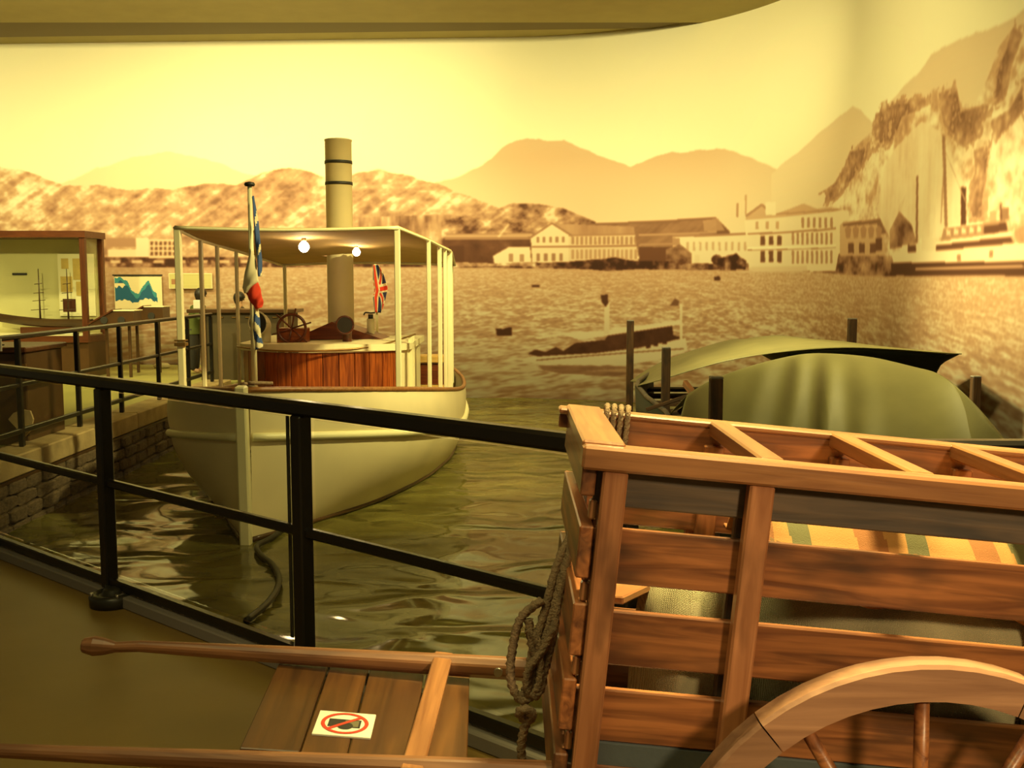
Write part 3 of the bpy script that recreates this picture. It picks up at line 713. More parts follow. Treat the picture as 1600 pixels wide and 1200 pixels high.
cowl(-2.70, 11.25, 1.04, .125, -.45)
cowl(-1.78, 11.05, 1.03, .092, 0)
lan = cyl('lantern', (-1.64, 11.9, .88), (-1.64, 11.9, 1.10), .045, M_cream, boat)
cyl('lantern_cap', (-1.64, 11.9, 1.10), (-1.64, 11.9, 1.15), .03, M_ink, lan, 10)
tube('lantern_handle', [(-1.72, 11.9, 1.14), (-1.70, 11.9, 1.17), (-1.64, 11.9, 1.165), (-1.59, 11.9, 1.17)], .009, M_ink, lan, n=6)
FX, FY, FR = -2.0, 12.0, .152
fun = mk('funnel', rev([(FR, .8), (FR, 3.13), (FR+.006, 3.135), (FR+.006, 3.15), (FR-.01, 3.155), (FR-.01, 3.05)], 32, cap=False), M_hull, T(FX, FY, 0), boat, smooth=True)
for z in (2.635, 2.875): mk('funnel_band', rev([(FR, z), (FR+.007, z), (FR+.007, z+.034), (FR, z+.034)], 32, cap=False), M_ink, T(FX, FY, 0), fun, smooth=True)
mk('funnel_cap', rev([(.005, 3.06), (FR-.011, 3.06)], 24, cap=False), M_ink, T(FX, FY, 0), fun)
# aft bench
box('bench_seat', (-1.42, 12.95, .50), (-.80, 13.25, .59), M_bench, boat, bev=.01)
box('bench_front', (-1.40, 13.0, .22), (-.82, 13.05, .49), M_mahogd, boat)
box('cockpit_floor', (-2.6, 12.92, .18), (-.86, 13.9, .215), M_bench, boat)
# awning with posts
AWX = lambda Y: (interp(Y, [9, 10, 11.4, 13], [-2.93, -3.02, -3.04, -2.90]), interp(Y, [9, 9.9, 10.6, 11.4, 13], [-.985, -.79, -.73, -.67, -.72]))
AWZ = lambda Y: interp(Y, [8.98, 9.9, 10.6, 11.4, 13.0], [2.015, 1.945, 1.905, 1.87, 1.75])
def awn(u, v):
    Y = 8.98+4.02*v; a, c = AWX(Y)
    sag = .035*math.sin(PI*u)*math.cos(v*PI*.5)-.02*math.sin(PI*u)*v
    wr = .012*math.sin(u*24+v*3)*math.sin(PI*v)+.03*abs(math.sin(v*PI*4))*(-1)*math.sin(PI*u)*.5
    return (a+(c-a)*u, Y, AWZ(Y)+.015*math.sin(PI*u)*v+sag*-.6+wr)
def awhole(u, v):
    p = awn(u, v); return math.hypot(p[0]-FX, p[1]-FY) < FR+.05
thick(mk('awning', grid(awn, 56, 80, skip=awhole), M_canvas, None, boat, smooth=True), .006)
def edge(fn): return [Vector(fn(i/16))-Vector((0, 0, .018)) for i in range(17)]
tube('awning_frame', edge(lambda q: awn(q, 0)), .017, M_cream, boat, sub=1); tube('awning_frame', edge(lambda q: awn(q, 1)), .014, M_cream, boat, sub=1)
tube('awning_frame', edge(lambda q: awn(0, q)), .014, M_cream, boat, sub=1); tube('awning_frame', edge(lambda q: awn(1, q)), .014, M_cream, boat, sub=1)
for Y, X, w in ((9.0, -1.0, .05), (9.9, -.80, .04), (10.6, -.745, .045), (11.0, -.715, .04), (11.4, -.69, .06), (9.0, -2.91, .056), (9.9, -2.985, .038), (10.5, -3.0, .036), (11.3, -3.02, .036), (12.96, -2.86, .04), (12.96, -.76, .04)):
    beam('awning_post', (X, Y, SH(Y)-.06), (X, Y, AWZ(Y)-.02), w, w, M_cream, boat, up=(0, 1, 0), bev=.006)
beam('post_clamp', (-2.96, 9.0, .985), (-2.86, 9.0, .985), .085, .03, M_brass, boat); beam('post_clamp', (-2.96, 9.0, 1.02), (-2.86, 9.0, 1.02), .08, .012, M_brass, boat)
# lamps under the awning
M_bulb = emit('lit_bulb', (1, .86, .55), 40)
for px, py, Y, r, nm in ((475, 386, 9.6, .05, 'left of the funnel'), (557, 394, 10.4, .04, 'right of the funnel')):
    p = at(px, py, Y)
    lt = thing('bulb_lamp', 'bare glowing light bulb hanging under the awning, '+nm, 'lamp', T(p.x, p.y, p.z), 'bulbs under the awning')
    mk('bulb', rev([(.002, -r), (r*.6, -r*.8), (r*.97, -r*.25), (r, .1*r), (r*.8, .6*r), (r*.4, r), (r*.35, r*1.15)], 16), M_bulb, T(*p), lt, smooth=True)
    cyl('socket', p+Vector((0, 0, r*1.1)), p+Vector((0, 0, r*1.1+.05)), r*.45, M_brass, lt, 10)
    pl = bpy.data.lights.new('bulb_light', 'POINT'); pl.energy = 5; pl.color = (1, .7, .3); pl.shadow_soft_size = .05
    po = bpy.data.objects.new('bulb_light', pl); COL.objects.link(po); po.location = p-Vector((0, 0, r+.07))
    zt = awn((p.x-AWX(p.y)[0])/(AWX(p.y)[1]-AWX(p.y)[0]), (p.y-8.98)/4.02)[2]
    if zt > p.z+r*1.1+.05: cyl('cord', p+Vector((0, 0, r*1.1+.05)), (p.x, p.y, zt), .006, M_ink, lt, 6)
# bow flag
fb = at(391, 601, 8.25); ft = at(390, 290, 8.25)
fl = thing('bow_flag', 'limp blue white and red flag hanging from the cream bow staff', 'flag', T(fb.x, fb.y, fb.z))
cyl('flag_staff', (ft.x, 8.25, SH(8.25)-.05), ft, .026, M_cream, fl, 12, r2=.018)
mk('staff_knob', rev([(.004, -.02), (.038, -.014), (.044, 0), (.036, .014), (.004, .022)], 14), M_ink, T(ft.x, 8.25, ft.z+.01), fl, smooth=True)
BLUE = (.05, .10, .28); WHT = (.80, .68, .42); RED = (.72, .045, .012)
FY_ = 8.20
def strip(pl, pr, yo):
    n = len(pl)-1
    L_ = [at(*p, FY_) for p in pl]; R_ = [at(*p, FY_) for p in pr]
    def f(u, v):
        t = v*n; i = min(int(t), n-1); k = t-i
        a = L_[i].lerp(L_[i+1], k); c = R_[i].lerp(R_[i+1], k); p = a.lerp(c, u)
        return (p.x, p.y+yo-.03*math.sin(PI*u)+.012*math.sin(v*11+u*5), p.z)
    return f
def bluecol(u, v):
    s = (u*.4+v*2.6) % 1.0
    return WHT if (s > .80 and u > .45) else BLUE
thick(mk('flag_cloth', grid(strip([(394, 308), (397, 350), (400, 385), (402, 410), (404, 432)], [(397, 306), (403, 345), (407, 375), (409, 405), (409, 432)], .0), 10, 40, bluecol), M_flag, None, fl, smooth=True), .004)['label'] = 'blue upper folds of the flag'
thick(mk('flag_cloth', grid(strip([(392, 388), (386, 420), (380, 450), (384, 458)], [(397, 392), (402, 415), (406, 440), (390, 458)], -.03), 10, 24, lambda u, v: WHT), M_flag, None, fl, smooth=True), .004)['label'] = 'white field of the flag'
thick(mk('flag_cloth', grid(strip([(385, 457), (390, 466), (396, 476), (402, 483)], [(405, 441), (409, 455), (413, 470), (411, 480)], -.03), 12, 20, lambda u, v: RED), M_flag, None, fl, smooth=True), .004)['label'] = 'red field of the flag'
thick(mk('flag_cloth', grid(strip([(396, 478), (396, 505), (397, 530), (400, 547)], [(404, 482), (406, 505), (409, 530), (411, 542)], .0), 10, 30, lambda u, v: WHT if (v*2.3-u*.5) % 1 > .5 else BLUE), M_flag, None, fl, smooth=True), .004)['label'] = 'blue and white lower folds of the flag'
# stern flag
sb = at(590, 500, 14.2)
f2 = thing('stern_flag', 'small drooping red white and navy crossed flag at the stern of the launch', 'flag', T(sb.x, 14.2, .3))
tp_ = at(586, 402, 14.2)
cyl('flag_staff', (sb.x, 14.2, .28), tp_, .018, M_cream, f2, 8)
mk('staff_knob', rev([(.004, -.05), (.04, -.03), (.045, .01), (.03, .05), (.004, .07)], 12), M_white, T(*tp_), f2, smooth=True)
NAVY = (.02, .03, .10)
def union(u, v):
    d = abs((u-.5)*.9)-abs(v-.5)*.55
    if abs(u-.24) < .10: return RED
    if abs(u-.24) < .16: return WHT
    if abs(v-.5) < .055: return RED
    if abs(v-.5) < .10: return WHT
    q = abs(abs(v-.5)*1.0-abs(u-.24)*.55)
    if q < .045: return RED
    if q < .10: return WHT
    return NAVY
ul = [(583, 414), (583, 435), (585, 455), (583, 465), (586, 488)]; ur = [(592, 414), (600, 430), (606, 450), (603, 465), (596, 489)]
n_ = len(ul)-1; UL = [at(*p, 14.15) for p in ul]; UR = [at(*p, 14.15) for p in ur]
def uf(u, v):
    t = v*n_; i = min(int(t), n_-1); k = t-i; p = UL[i].lerp(UL[i+1], k).lerp(UR[i].lerp(UR[i+1], k), u)
    return (p.x, p.y-.04*math.sin(u*7), p.z)
thick(mk('flag_cloth', grid(uf, 24, 40, union), M_flag, None, f2, smooth=True), .005)
# rope coil on the foredeck, hose in the water
tag(tube('rope', [(-2.5, 8.85, .60), (-2.2, 8.4, .66), (-2.05, 8.2, .68), (-2.2, 8.3, .70), (-2.0, 8.45, .69), (-2.12, 8.22, .72), (-1.95, 8.3, .71)], .015, M_rope, n=9, strands=3, twist=120), 'brown mooring rope coiled on the bow deck of the launch', 'rope')
hp = [atz(x, y, -.47) for x, y in ((455, 818), (425, 840), (402, 853), (408, 868), (428, 885), (436, 910), (420, 940), (385, 970))]
tag(tube('hose', hp, .022, M_hose, n=10), 'black hose snaking over the water by the bow of the launch', 'hose')

# ------------------------------------------------------------------ quay displays
case = thing('display_case', 'brown framed glass display case holding a ship model by the mural', 'display case', T(-7.3, 15.8, .06))
cx0, cx1, cy0, cy1, cz0, cz1 = -8.42, -6.42, 15.5, 16.25, .72, 2.28
box('plinth', (cx0+.05, cy0+.05, .06), (cx1-.02, cy1-.05, .60), M_dark, case)
box('base_board', (cx0, cy0, .60), (cx1, cy1, .70), M_case, case); box('case_floor', (cx0+.05, cy0+.05, .70), (cx1-.05, cy1-.05, .72), M_paper, case)
for xx in (cx0, cx1-.08):
    for yy in (cy0, cy1-.08): box('corner_post', (xx, yy, .70), (xx+.08, yy+.08, 2.18), M_case, case)
box('top_frame', (cx0-.02, cy0-.02, 2.18), (cx1+.02, cy1+.02, 2.28), M_case, case)
box('back_panel', (cx0+.08, cy1-.06, .72), (cx1-.08, cy1-.03, 2.18), M_casebg, case)
box('glass_pane', (cx0+.08, cy0+.03, .70), (cx1-.08, cy0+.038, 2.18), M_glass, case, bev=0); box('glass_pane', (cx1-.045, cy0+.08, .70), (cx1-.037, cy1-.08, 2.18), M_glass, case, bev=0)
box('document_board', (-7.12, cy1-.10, .98), (-6.55, cy1-.065, 1.95), M_paper, case)
for i, (x0, x1, z0, z1, mm) in enumerate([(-7.06, -6.95, 1.72, 1.88, M_paper2), (-6.88, -6.76, 1.55, 1.88, M_paper2), (-7.08, -6.90, 1.36, 1.60, M_paper2), (-6.84, -6.72, 1.30, 1.52, M_paper2), (-7.06, -6.86, 1.05, 1.25, M_case)]):
    box('document', (x0, cy1-.108, z0), (x1, cy1-.10, z1), mm, case, bev=0)
box('label_strip', (-7.85, cy1-.075, 1.62), (-7.62, cy1-.06, 1.655), M_ink, case, bev=0)
box('paper_sheet', (-7.2, 15.56, .725), (-6.65, 15.8, .735), M_white, case)
shp = thing('model_ship', 'dark model ship with two tall masts inside the glass case', 'model', T(-7.2, 15.95, .75))
sx, sy = -7.25, 15.98
def mh(u, v):
    X = sx-.75+1.5*u; b_ = .10*math.sin(PI*min(1, u*1.05))**.6; a = PI*v
    return (X, sy+b_*math.cos(a), .93-.13*math.sin(a)+.10*(1-u)**3)
mk('hull', grid(mh, 30, 10), M_dark, None, shp, smooth=True); box('deck', (sx-.62, sy-.06, .925), (sx+.70, sy+.06, .94), M_dark, shp)
box('cradle', (sx-.4, sy-.05, .72), (sx+.4, sy+.05, .815), M_case, shp)
cyl('bowsprit', (sx-.7, sy, 1.01), (sx-.95, sy, 1.10), .010, M_dark, shp, 6)
for xx in (-.10, .34):
    ms = cyl('mast', (sx+xx, sy, .93), (sx+xx, sy, 1.72), .016, M_dark, shp, 8, r2=.006)
    for z, w in ((1.08, .13), (1.22, .10), (1.34, .08), (1.48, .06)): cyl('yard', (sx+xx-w, sy-.02, z), (sx+xx+w, sy-.02, z+.015), .006, M_dark, ms, 6)
plin = thing('display_plinth', 'dark brown lacquered plinth right behind the quay railing', 'plinth', T(-4.9, 9.5, .06))
box('body', (-5.7, 9.15, .06), (-4.36, 9.9, .90), M_dark, plin, bev=.01); box('top_board', (-5.75, 9.1, .90), (-4.33, 9.95, .95), M_case, plin, bev=.01); box('band', (-5.71, 9.135, .76), (-4.35, 9.15, .80), M_brass, plin)
ov = [at(x, y, 9.14) for x, y in ((14, 655), (22, 645), (36, 640), (48, 642), (53, 655), (49, 672), (40, 682), (33, 680), (26, 668))]
vs_o = [Vector((p.x, 9.149, p.z)) for p in ov]+[Vector((p.x, 9.125, p.z)) for p in ov]; no = len(ov)
mk('glow_patch', mesh(vs_o, [tuple(range(no, 2*no))]+[(i, (i+1) % no, no+(i+1) % no, no+i) for i in range(no)]), M_curb, None, plin)['label'] = 'pale brown rounded patch painted for a glow on the front'  # pale patch stands in for a glow on the plinth front

def wallY(X): return 18.60-.9*(X+16)/15.7
def board(name, label, cat, x0, y0, x1, y1, fn, nu=72, nv=52):
    Y = wallY((at((x0+x1)/2, (y0+y1)/2, 18).x))-.10
    a = at(x0, y1, Y); c = at(x1, y0, Y)
    th_ = thing(name, label, cat, T((a.x+c.x)/2, Y, a.z))
    box('backing', (a.x, Y, a.z), (c.x, Y+.035, c.z), M_paper, th_)
    mk('print', grid(lambda u, v: (a.x+.01+(c.x-a.x-.02)*u, Y-.002, a.z+.01+(c.z-a.z-.02)*v), nu, nv, fn), M_flag, None, th_)
    return th_, a, c, Y
PAP = (.80, .68, .40); B1 = (.01, .10, .20); B2 = (.04, .25, .30)
def mapcol(u, v):
    v = 1-v
    top = interp(u, [0, .18, .28, .36, .44, .52, .60, .68, .74, .82, .9, 1], [.02, .05, .18, .40, .55, .50, .35, .14, .16, .40, .55, 2]); top += .03*math.sin(u*40)
    bot = interp(u, [0, .1, .25, .35, .45, .55, .65, .75, .85, .95, 1], [.76, .74, .72, .80, .82, .74, .68, .70, .78, .82, .5]); bot += .015*math.sin(u*55)
    if top < v < bot:
        if v < top+.13+.03*math.sin(u*31): return B2
        if u < .22 and .22 < v < .32+.04*math.sin(u*50): return PAP
        return B1
    return PAP
bd, a, c, Y = board('map_board', 'blue and cream sea map on a board hung on the mural', 'map', 180, 431, 252, 483, mapcol)
beam('top_bar', (a.x-.02, Y-.01, c.z+.012), (c.x+.02, Y-.01, c.z+.012), .03, .025, M_ink, bd)
def plq(u, v):
    if .06 < u < .26 and .25 < v < .62: return (.36, .17, .08)
    if u > .36 and .15 < v < .85 and (v*9) % 1 < .3: return (.62, .55, .24)
    return (.55, .48, .20)
board('text_plaque', 'pale yellow text plaque with a small brown picture on the mural', 'plaque', 264, 427, 331, 451, plq, 40, 27)
# slanted reading desks
for i, (px, Y) in enumerate(((185, 15.6), (232, 16.4))):
    X = (px-800)/1600*Y; z0 = at(px, 507 if i == 0 else 500, Y).z
    dk_ = thing('reading_desk', ('nearer' if i == 0 else 'farther')+' slanted reading desk with cream panel and dark sides below the map', 'desk', T(X, Y, .06), 'reading desks below the map')
    M = T(X, Y, z0)
    hv = [(-.36, -.12, -.02), (.28, -.12, -.02), (.28, .22, -.02), (-.36, .22, -.02), (-.36, -.12, .02), (-.02, -.12, .20), (.28, -.12, .20), (.28, .22, .20), (-.02, .22, .20), (-.36, .22, .02)]
    mk('body', mesh(hv, [(0, 3, 2, 1), (0, 1, 6, 5, 4), (1, 2, 7, 6), (2, 3, 9, 8, 7), (3, 0, 4, 9), (4, 5, 8, 9), (5, 6, 7, 8)]), M_dark, M, dk_)
    beam('slanted_panel', (-.42, .05, .0), (-.02, .05, .225), .38, .025, M_case, dk_, F=M); box('top_sheet', (-.02, -.13, .205), (.30, .23, .222), M_paper, dk_, F=M)
    for q in (-.16, .10): cyl('dark_cutout', (q, -.121, .07), (q, -.14, .07), .055, M_ink, dk_, 14, F=M)  # dark discs stand in for the shaded round cutouts
    for q in (-.2, .15): box('leg', (q-.02, .03, -z0+.06), (q+.02, .07, -.02), M_dark, dk_, F=M)
# counter cabinet beyond the launch
cb = thing('cabinet', 'brown olive counter cabinet with dark overhanging top beyond the launch', 'cabinet', T(-4, 15.5, .06))
box('body', (-4.58, 15.2, .06), (-3.28, 15.7, 1.06), M_cab, cb); box('counter_top', (-4.80, 15.12, 1.06), (-3.20, 15.78, 1.115), M_dark, cb, bev=.008); box('corner_strip', (-4.62, 15.17, .06), (-4.54, 15.25, 1.06), M_dark, cb); box('corner_strip', (-3.42, 15.17, .06), (-3.27, 15.25, 1.06), M_dark, cb)
for q in range(5): box('pull', (-4.35+q*.2, 15.175, .985), (-4.28+q*.2, 15.20, 1.005), M_brass, cb)
tag(mk('box', boxmesh(.12, .12, .13, .008, M_white), M_white, T(-4.72, 15.45, 1.18)), 'small white box standing on the dark counter top', 'box')

p = at(3, 538, 8.3)
tag(box('card', (p.x-.06, p.y-.10, p.z-.05), (p.x+.045, p.y-.09, p.z+.05), M_white, bev=0), 'small white card fixed to the quay railing at the left edge of the picture', 'card')
box('strap', (p.x-.01, p.y-.10, p.z-.01), (p.x+.01, p.y+.02, p.z+.0), M_ink, bpy.data.objects['card'], bev=0)
p = atz(253, 575, .06)
tag(mk('bag', rev([(.02, 0), (.13, .01), (.15, .05), (.10, .09), (.03, .10)], 14), M_paper, T(p.x, p.y, .06) @ Matrix.Diagonal((1, .7, .9, 1)), smooth=True), 'small crumpled pale bag on the quay floor behind the railing', 'bag')
# two visitors behind the counter
def person(X, Y, zf, hgt, lean, shirt, trousers, label, name='person', face=1):
    p = thing(name, label, 'person', T(X, Y, zf))
    s = hgt/1.7
    J = {'pel': (0, 0, .92), 'sp': (lean*.25, 0, 1.12), 'ch': (lean*.5, 0, 1.32), 'nk': (lean*.68, 0, 1.47), 'hd': (lean*.85, 0, 1.56), 'tp': (lean*.95, 0, 1.66)}
    E = [('pel', 'sp'), ('sp', 'ch'), ('ch', 'nk'), ('nk', 'hd'), ('hd', 'tp')]; R = {'pel': .15, 'sp': .13, 'ch': .15, 'nk': .055, 'hd': .085, 'tp': .07}
    for sd, q in ((-1, 'l'), (1, 'r')):
        J.update({q+'hip': (0, sd*.09, .86), q+'kn': (.02, sd*.10, .48), q+'an': (0, sd*.10, .09), q+'to': (.16*face, sd*.11, .04),
                  q+'sh': (lean*.55, sd*.19, 1.38), q+'el': (lean*.6+.10*face, sd*.24, 1.13), q+'wr': (lean*.6+.30*face, sd*.2, 1.10), q+'ha': (lean*.6+.38*face, sd*.18, 1.10)})
        E += [('pel', q+'hip'), (q+'hip', q+'kn'), (q+'kn', q+'an'), (q+'an', q+'to'), ('ch', q+'sh'), (q+'sh', q+'el'), (q+'el', q+'wr'), (q+'wr', q+'ha')]
        R.update({q+'hip': .09, q+'kn': .06, q+'an': .045, q+'to': .04, q+'sh': .065, q+'el': .045, q+'wr': .03, q+'ha': .035})
    keys = list(J); me = bpy.data.meshes.new('body'); me.from_pydata([Vector(J[k])*s for k in keys], [(keys.index(a), keys.index(b)) for a, b in E], [])
    o = mk('body', me, M_skin, T(X, Y, zf), p); sk = o.modifiers.new('skin', 'SKIN'); sk.use_smooth_shade = True
    for i, k in enumerate(keys):
        me.skin_vertices[0].data[i].radius = (R[k]*s, R[k]*s)
    me.skin_vertices[0].data[0].use_root = True
    sb_ = o.modifiers.new('sub', 'SUBSURF'); sb_.levels = 1; sb_.render_levels = 1
    h = Vector(J['hd'])*s; M = T(X, Y, zf) @ T(*h)
    me = bpy.data.meshes.new('hair'); bm = bmesh.new(); bmesh.ops.create_uvsphere(bm, u_segments=16, v_segments=10, radius=.125*s)
    for v in bm.verts:
        if v.co.z < 0 and v.co.x*face > .02: v.co *= .72
        v.co.z *= 1.1; v.co.z += .03
        if v.co.z < -.03 and v.co.x*face <= .02: v.co.z *= 1.5
    bm.to_mesh(me); bm.free(); mk('hair', me, M_hair, M, p, smooth=True)
    for sd in (-1, 1): mk('eye', rev([(.001, -.012), (.012, 0), (.001, .012)], 8), M_ink, M @ T(.085*face*s, sd*.035, .0), p)
    def tor(u, v):
        a = 2*PI*u; z = .80+.62*v; r0 = interp(v, [0, .3, .6, .9, 1], [.19, .165, .18, .17, .08])
        return ((lean*interp(v, [0, .2, .55, .85, 1], [0, .1, .35, .55, .66])+r0*.85*math.cos(a))*s, r0*1.15*math.sin(a)*s, z*s)
    mk('shirt', grid(tor, 20, 10), shirt, T(X, Y, zf), p, smooth=True)
    for sd in (-1, 1):
        mk('sleeve', tubemesh([Vector((lean*.5, sd*.16, 1.36))*s, Vector((lean*.58+.05*face, sd*.23, 1.22))*s, Vector((lean*.6+.13*face, sd*.235, 1.12))*s], .075*s, 12), shirt, T(X, Y, zf), p, smooth=True)
        mk('trouser_leg', tubemesh([Vector((0, sd*.085, .90))*s, Vector((.02, sd*.10, .5))*s, Vector((0, sd*.10, .08))*s], lambda t: (.125-.05*t)*s, 12), trousers, T(X, Y, zf), p, smooth=True)
    return p
M_green = plain('green_cotton', (.09, .11, .02), .8); M_navy = plain('dark_trousers', (.03, .025, .02), .8); M_dkshirt = plain('dark_brown_cotton', (.06, .04, .02), .8)
person(-5.10, 16.35, .06, 1.34, .22, M_green, M_navy, 'dark haired person in a green top leaning towards the counter left of the cabinet')
person(-4.34, 16.25, .06, 1.28, .04, M_dkshirt, M_navy, 'dark haired person standing behind the counter, mostly hidden by the launch')

# ------------------------------------------------------------------ covered rowing boat and mooring posts
rb = thing('rowing_boat', 'dark green rowing boat lying under the green tarpaulins', 'boat', T(2.3, 8.6, -.5))
def rh(u, v):
    Y = 7.05+3.65*u; b_ = 1.0*interp(u, [0, .15, .45, .75, 1], [.30, .70, 1, .98, .70]); a = PI*v
    return (2.17+b_*math.cos(a), Y, interp(u, [0, .15, .38, 1], [-.15, .02, .50, .57])-(1.08 if u > .3 else .4+u*2.2)*math.sin(a)**.7)
thick(mk('hull', grid(rh, 30, 18), M_hullshade, None, rb, smooth=True), .03)
for vv in (0, 1): tube('gunwale', [Vector(rh(q/14, vv))+Vector((0, 0, .02)) for q in range(15)], .022, M_cartd, rb, sub=1)
for q in range(4): box('thwart', (1.30, 8.5+q*.6, .42), (3.0, 8.7+q*.6, .45), M_post, rb)
beam('frame_rib', at(1070, 598, 7.9), at(1108, 648, 7.5), .035, .05, M_cart, rb); beam('frame_rib', at(1010, 640, 8.3), at(1095, 612, 8.0), .02, .03, M_post, rb); beam('frame_rib', at(1060, 645, 8.0), at(1100, 610, 8.1), .02, .03, M_post, rb)
# front tarpaulin
sil = [(1075, 616, 7.3), (1105, 598, 7.55), (1140, 583, 7.75), (1180, 570, 7.9), (1225, 559, 7.95), (1262, 553, 8.0), (1300, 553, 8.0), (1340, 556, 8.0), (1375, 561, 7.95), (1425, 573, 7.8), (1465, 584, 7.6), (1492, 606, 7.3), (1516, 635, 7.0), (1540, 664, 6.7), (1562, 694, 6.45)]
SP = smoothpts([at(*q) for q in sil], 4); nS = len(SP)-1
def dome(u, v):
    t = u*nS; i = min(int(t), nS-1); p = SP[i].lerp(SP[i+1], t-i)
    w = v*1.25-.25
    if w < 0:
        return (p.x+.1*w, p.y-w*2.6, p.z+w*.9)
    dy = 1.55*math.sin(PI*.5*u+.3)
    z = p.z-(p.z+.02)*w**1.45*.98
    fold = .030*math.exp(-((u-.33)/.12)**2)*math.sin(70*(u+.10*w))*w**.5+.018*math.sin(u*23+2)*w
    return (p.x+(p.x-2.3)*.10*w-.12*w, p.y-w*dy-fold*1.5, z+fold)
td = thick(mk('tarpaulin', grid(dome, 110, 40), M_tarp, smooth=True), .006)
tag(td, 'olive green tarpaulin draped as a dome over the front of the rowing boat', 'tarpaulin')
# rear tarpaulin, an open arch
fr = [(996, 603, 9.4), (1035, 593, 9.1), (1090, 576, 8.9), (1150, 561, 8.7), (1230, 549, 8.6), (1320, 543, 8.55), (1400, 546, 8.5), (1455, 550, 8.45), (1503, 553, 8.4)]
bk = [(999, 598, 10.2), (1030, 577, 10.4), (1065, 560, 10.5), (1110, 545, 10.6), (1165, 530, 10.6), (1212, 524, 10.6), (1290, 531, 10.4), (1380, 541, 10.0), (1480, 551, 9.3)]
FP = smoothpts([at(*q) for q in fr], 6); BP = smoothpts([at(*q) for q in bk], 6); nF = len(FP)-1
def arch(u, v):
    t = u*nF; i = min(int(t), nF-1); a = FP[i].lerp(FP[i+1], t-i); c = BP[i].lerp(BP[i+1], t-i)
    if v < .7:
        w = v/.7; p = a.lerp(c, w); return (p.x, p.y, p.z+.015*math.sin(u*37+w*4)*w*(1-u)-.01*math.sin(PI*w))
    w = (v-.7)/.3; return (c.x-.05*w, c.y+.35*w, c.z-.02*w-.42*w*min(1, max(0, (u-.5)/.25)))
tr = thick(mk('tarpaulin', grid(arch, 60, 24), M_tarp, smooth=True), .006)
tag(tr, 'olive green tarpaulin stretched as a roof behind the domed one', 'tarpaulin')
# added flap, coloured dark for the unlit underside of the rear roof
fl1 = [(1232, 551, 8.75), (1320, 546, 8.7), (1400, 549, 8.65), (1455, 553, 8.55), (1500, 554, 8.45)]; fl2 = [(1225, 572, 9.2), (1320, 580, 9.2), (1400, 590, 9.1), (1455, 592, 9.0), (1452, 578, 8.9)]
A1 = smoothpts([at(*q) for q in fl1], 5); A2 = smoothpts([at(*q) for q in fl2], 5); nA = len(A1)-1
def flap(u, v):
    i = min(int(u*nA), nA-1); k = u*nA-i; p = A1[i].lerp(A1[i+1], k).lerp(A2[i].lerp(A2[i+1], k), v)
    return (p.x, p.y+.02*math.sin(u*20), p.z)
thick(mk('flap', grid(flap, 24, 6), M_hullshade, None, tr, smooth=True), .005)['label'] = 'flap coloured dark green for the unlit underside'
fl3 = [(1070, 590, 8.9), (1110, 583, 8.8), (1150, 574, 8.7), (1195, 560, 8.65), (1215, 556, 8.6)]; fl4 = [(1070, 604, 8.6), (1110, 596, 8.6), (1150, 586, 8.6), (1195, 574, 8.6), (1232, 564, 8.6)]
A1 = smoothpts([at(*q) for q in fl3], 5); A2 = smoothpts([at(*q) for q in fl4], 5); nA = len(A1)-1
mps = [(985, 500, 11.0), (1041, 542, 8.5), (1119, 588, 6.15), (1332, 497, 11.3), (1525, 587, 7.6)]
where = ['farthest left of the tarpaulins', 'just right of the farthest left one', 'in front of the domed tarpaulin', 'rising behind the top of the tarpaulins', 'right of the domed tarpaulin']
for (px, py, Y), wh in zip(mps, where):
    p = at(px, py, Y); w = {985: .072, 1041: .068, 1119: .075, 1332: .085, 1525: .062}[px]
    dx = -.10 if px == 1332 else 0
    po = thing('mooring_post', 'square dark wooden mooring post '+wh, 'post', T(p.x, Y, -.55), 'mooring posts around the covered boat')
    beam('shaft', (p.x, Y, -.6), (p.x, Y, p.z-.012), w, w, M_post, po, up=(0, 1, 0), bev=.006)
    box('cap', (p.x-w*.5, Y-w*.5, p.z-.014), (p.x+w*.5, Y+w*.5, p.z), M_kerb, po, bev=.004)

# ------------------------------------------------------------------ hand cart (built in its own tilted frame)
TILT = math.radians(5.455)
CF = T(.126, 1.78, 1.258) @ Matrix.Rotation(TILT, 4, 'Y')
cart = thing('hand_cart', 'reddish brown slatted wooden hand cart parked in front of the railing', 'cart', CF)
XE = 1.33
def cbx(name, x0, x1, y0, y1, z0, z1, m, parent=None, bev=.003): return box(name, (x0, y0, z0), (x1, y1, z1), m, parent or cart, CF, bev)
cbx('top_rail', 0, XE, 0, .055, -.041, .002, M_cartl, bev=.005)
cbx('top_rail', -.018, XE, .518, .575, -.012, .002, M_cartl, bev=.004); cbx('rail_board', -.016, XE, .538, .556, -.045, -.012, M_cart)
for i in range(4):
    x = .348+.275*i; cbx('cross_bar', x-.0235, x+.0235, .052, .53, -.030, .003, M_cartl, bev=.004)
zs = [(-.110, -.042), (-.252, -.150), (-.405, -.303), (-.551, -.452), (-.70, -.598)]
for i, (z0, z1) in enumerate(zs):
    s = cbx('side_slat', .030, XE-.02, .038, .056, z0, z1, M_cartd if i == 0 else M_cart)  # top near slat takes the dark wood to paint the rail's shadow
    if i == 0: s['label'] = 'slat under the rail, coloured dark for the rail shadow'
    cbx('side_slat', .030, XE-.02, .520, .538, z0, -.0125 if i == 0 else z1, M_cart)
for x in (.040, .302): 
    cbx('stake', x, x+.045, .006, .038, -.74, -.041, M_stake, bev=.004); cbx('stake', x, x+.045, .538, .570, -.74, -.041, M_cart, bev=.004)
for x in (.90, 1.24): cbx('stake', x, x+.045, .538, .570, -.74, -.041, M_cart, bev=.004)
cbx('stake', 1.24, 1.285, .006, .038, -.74, -.041, M_cart, bev=.004)
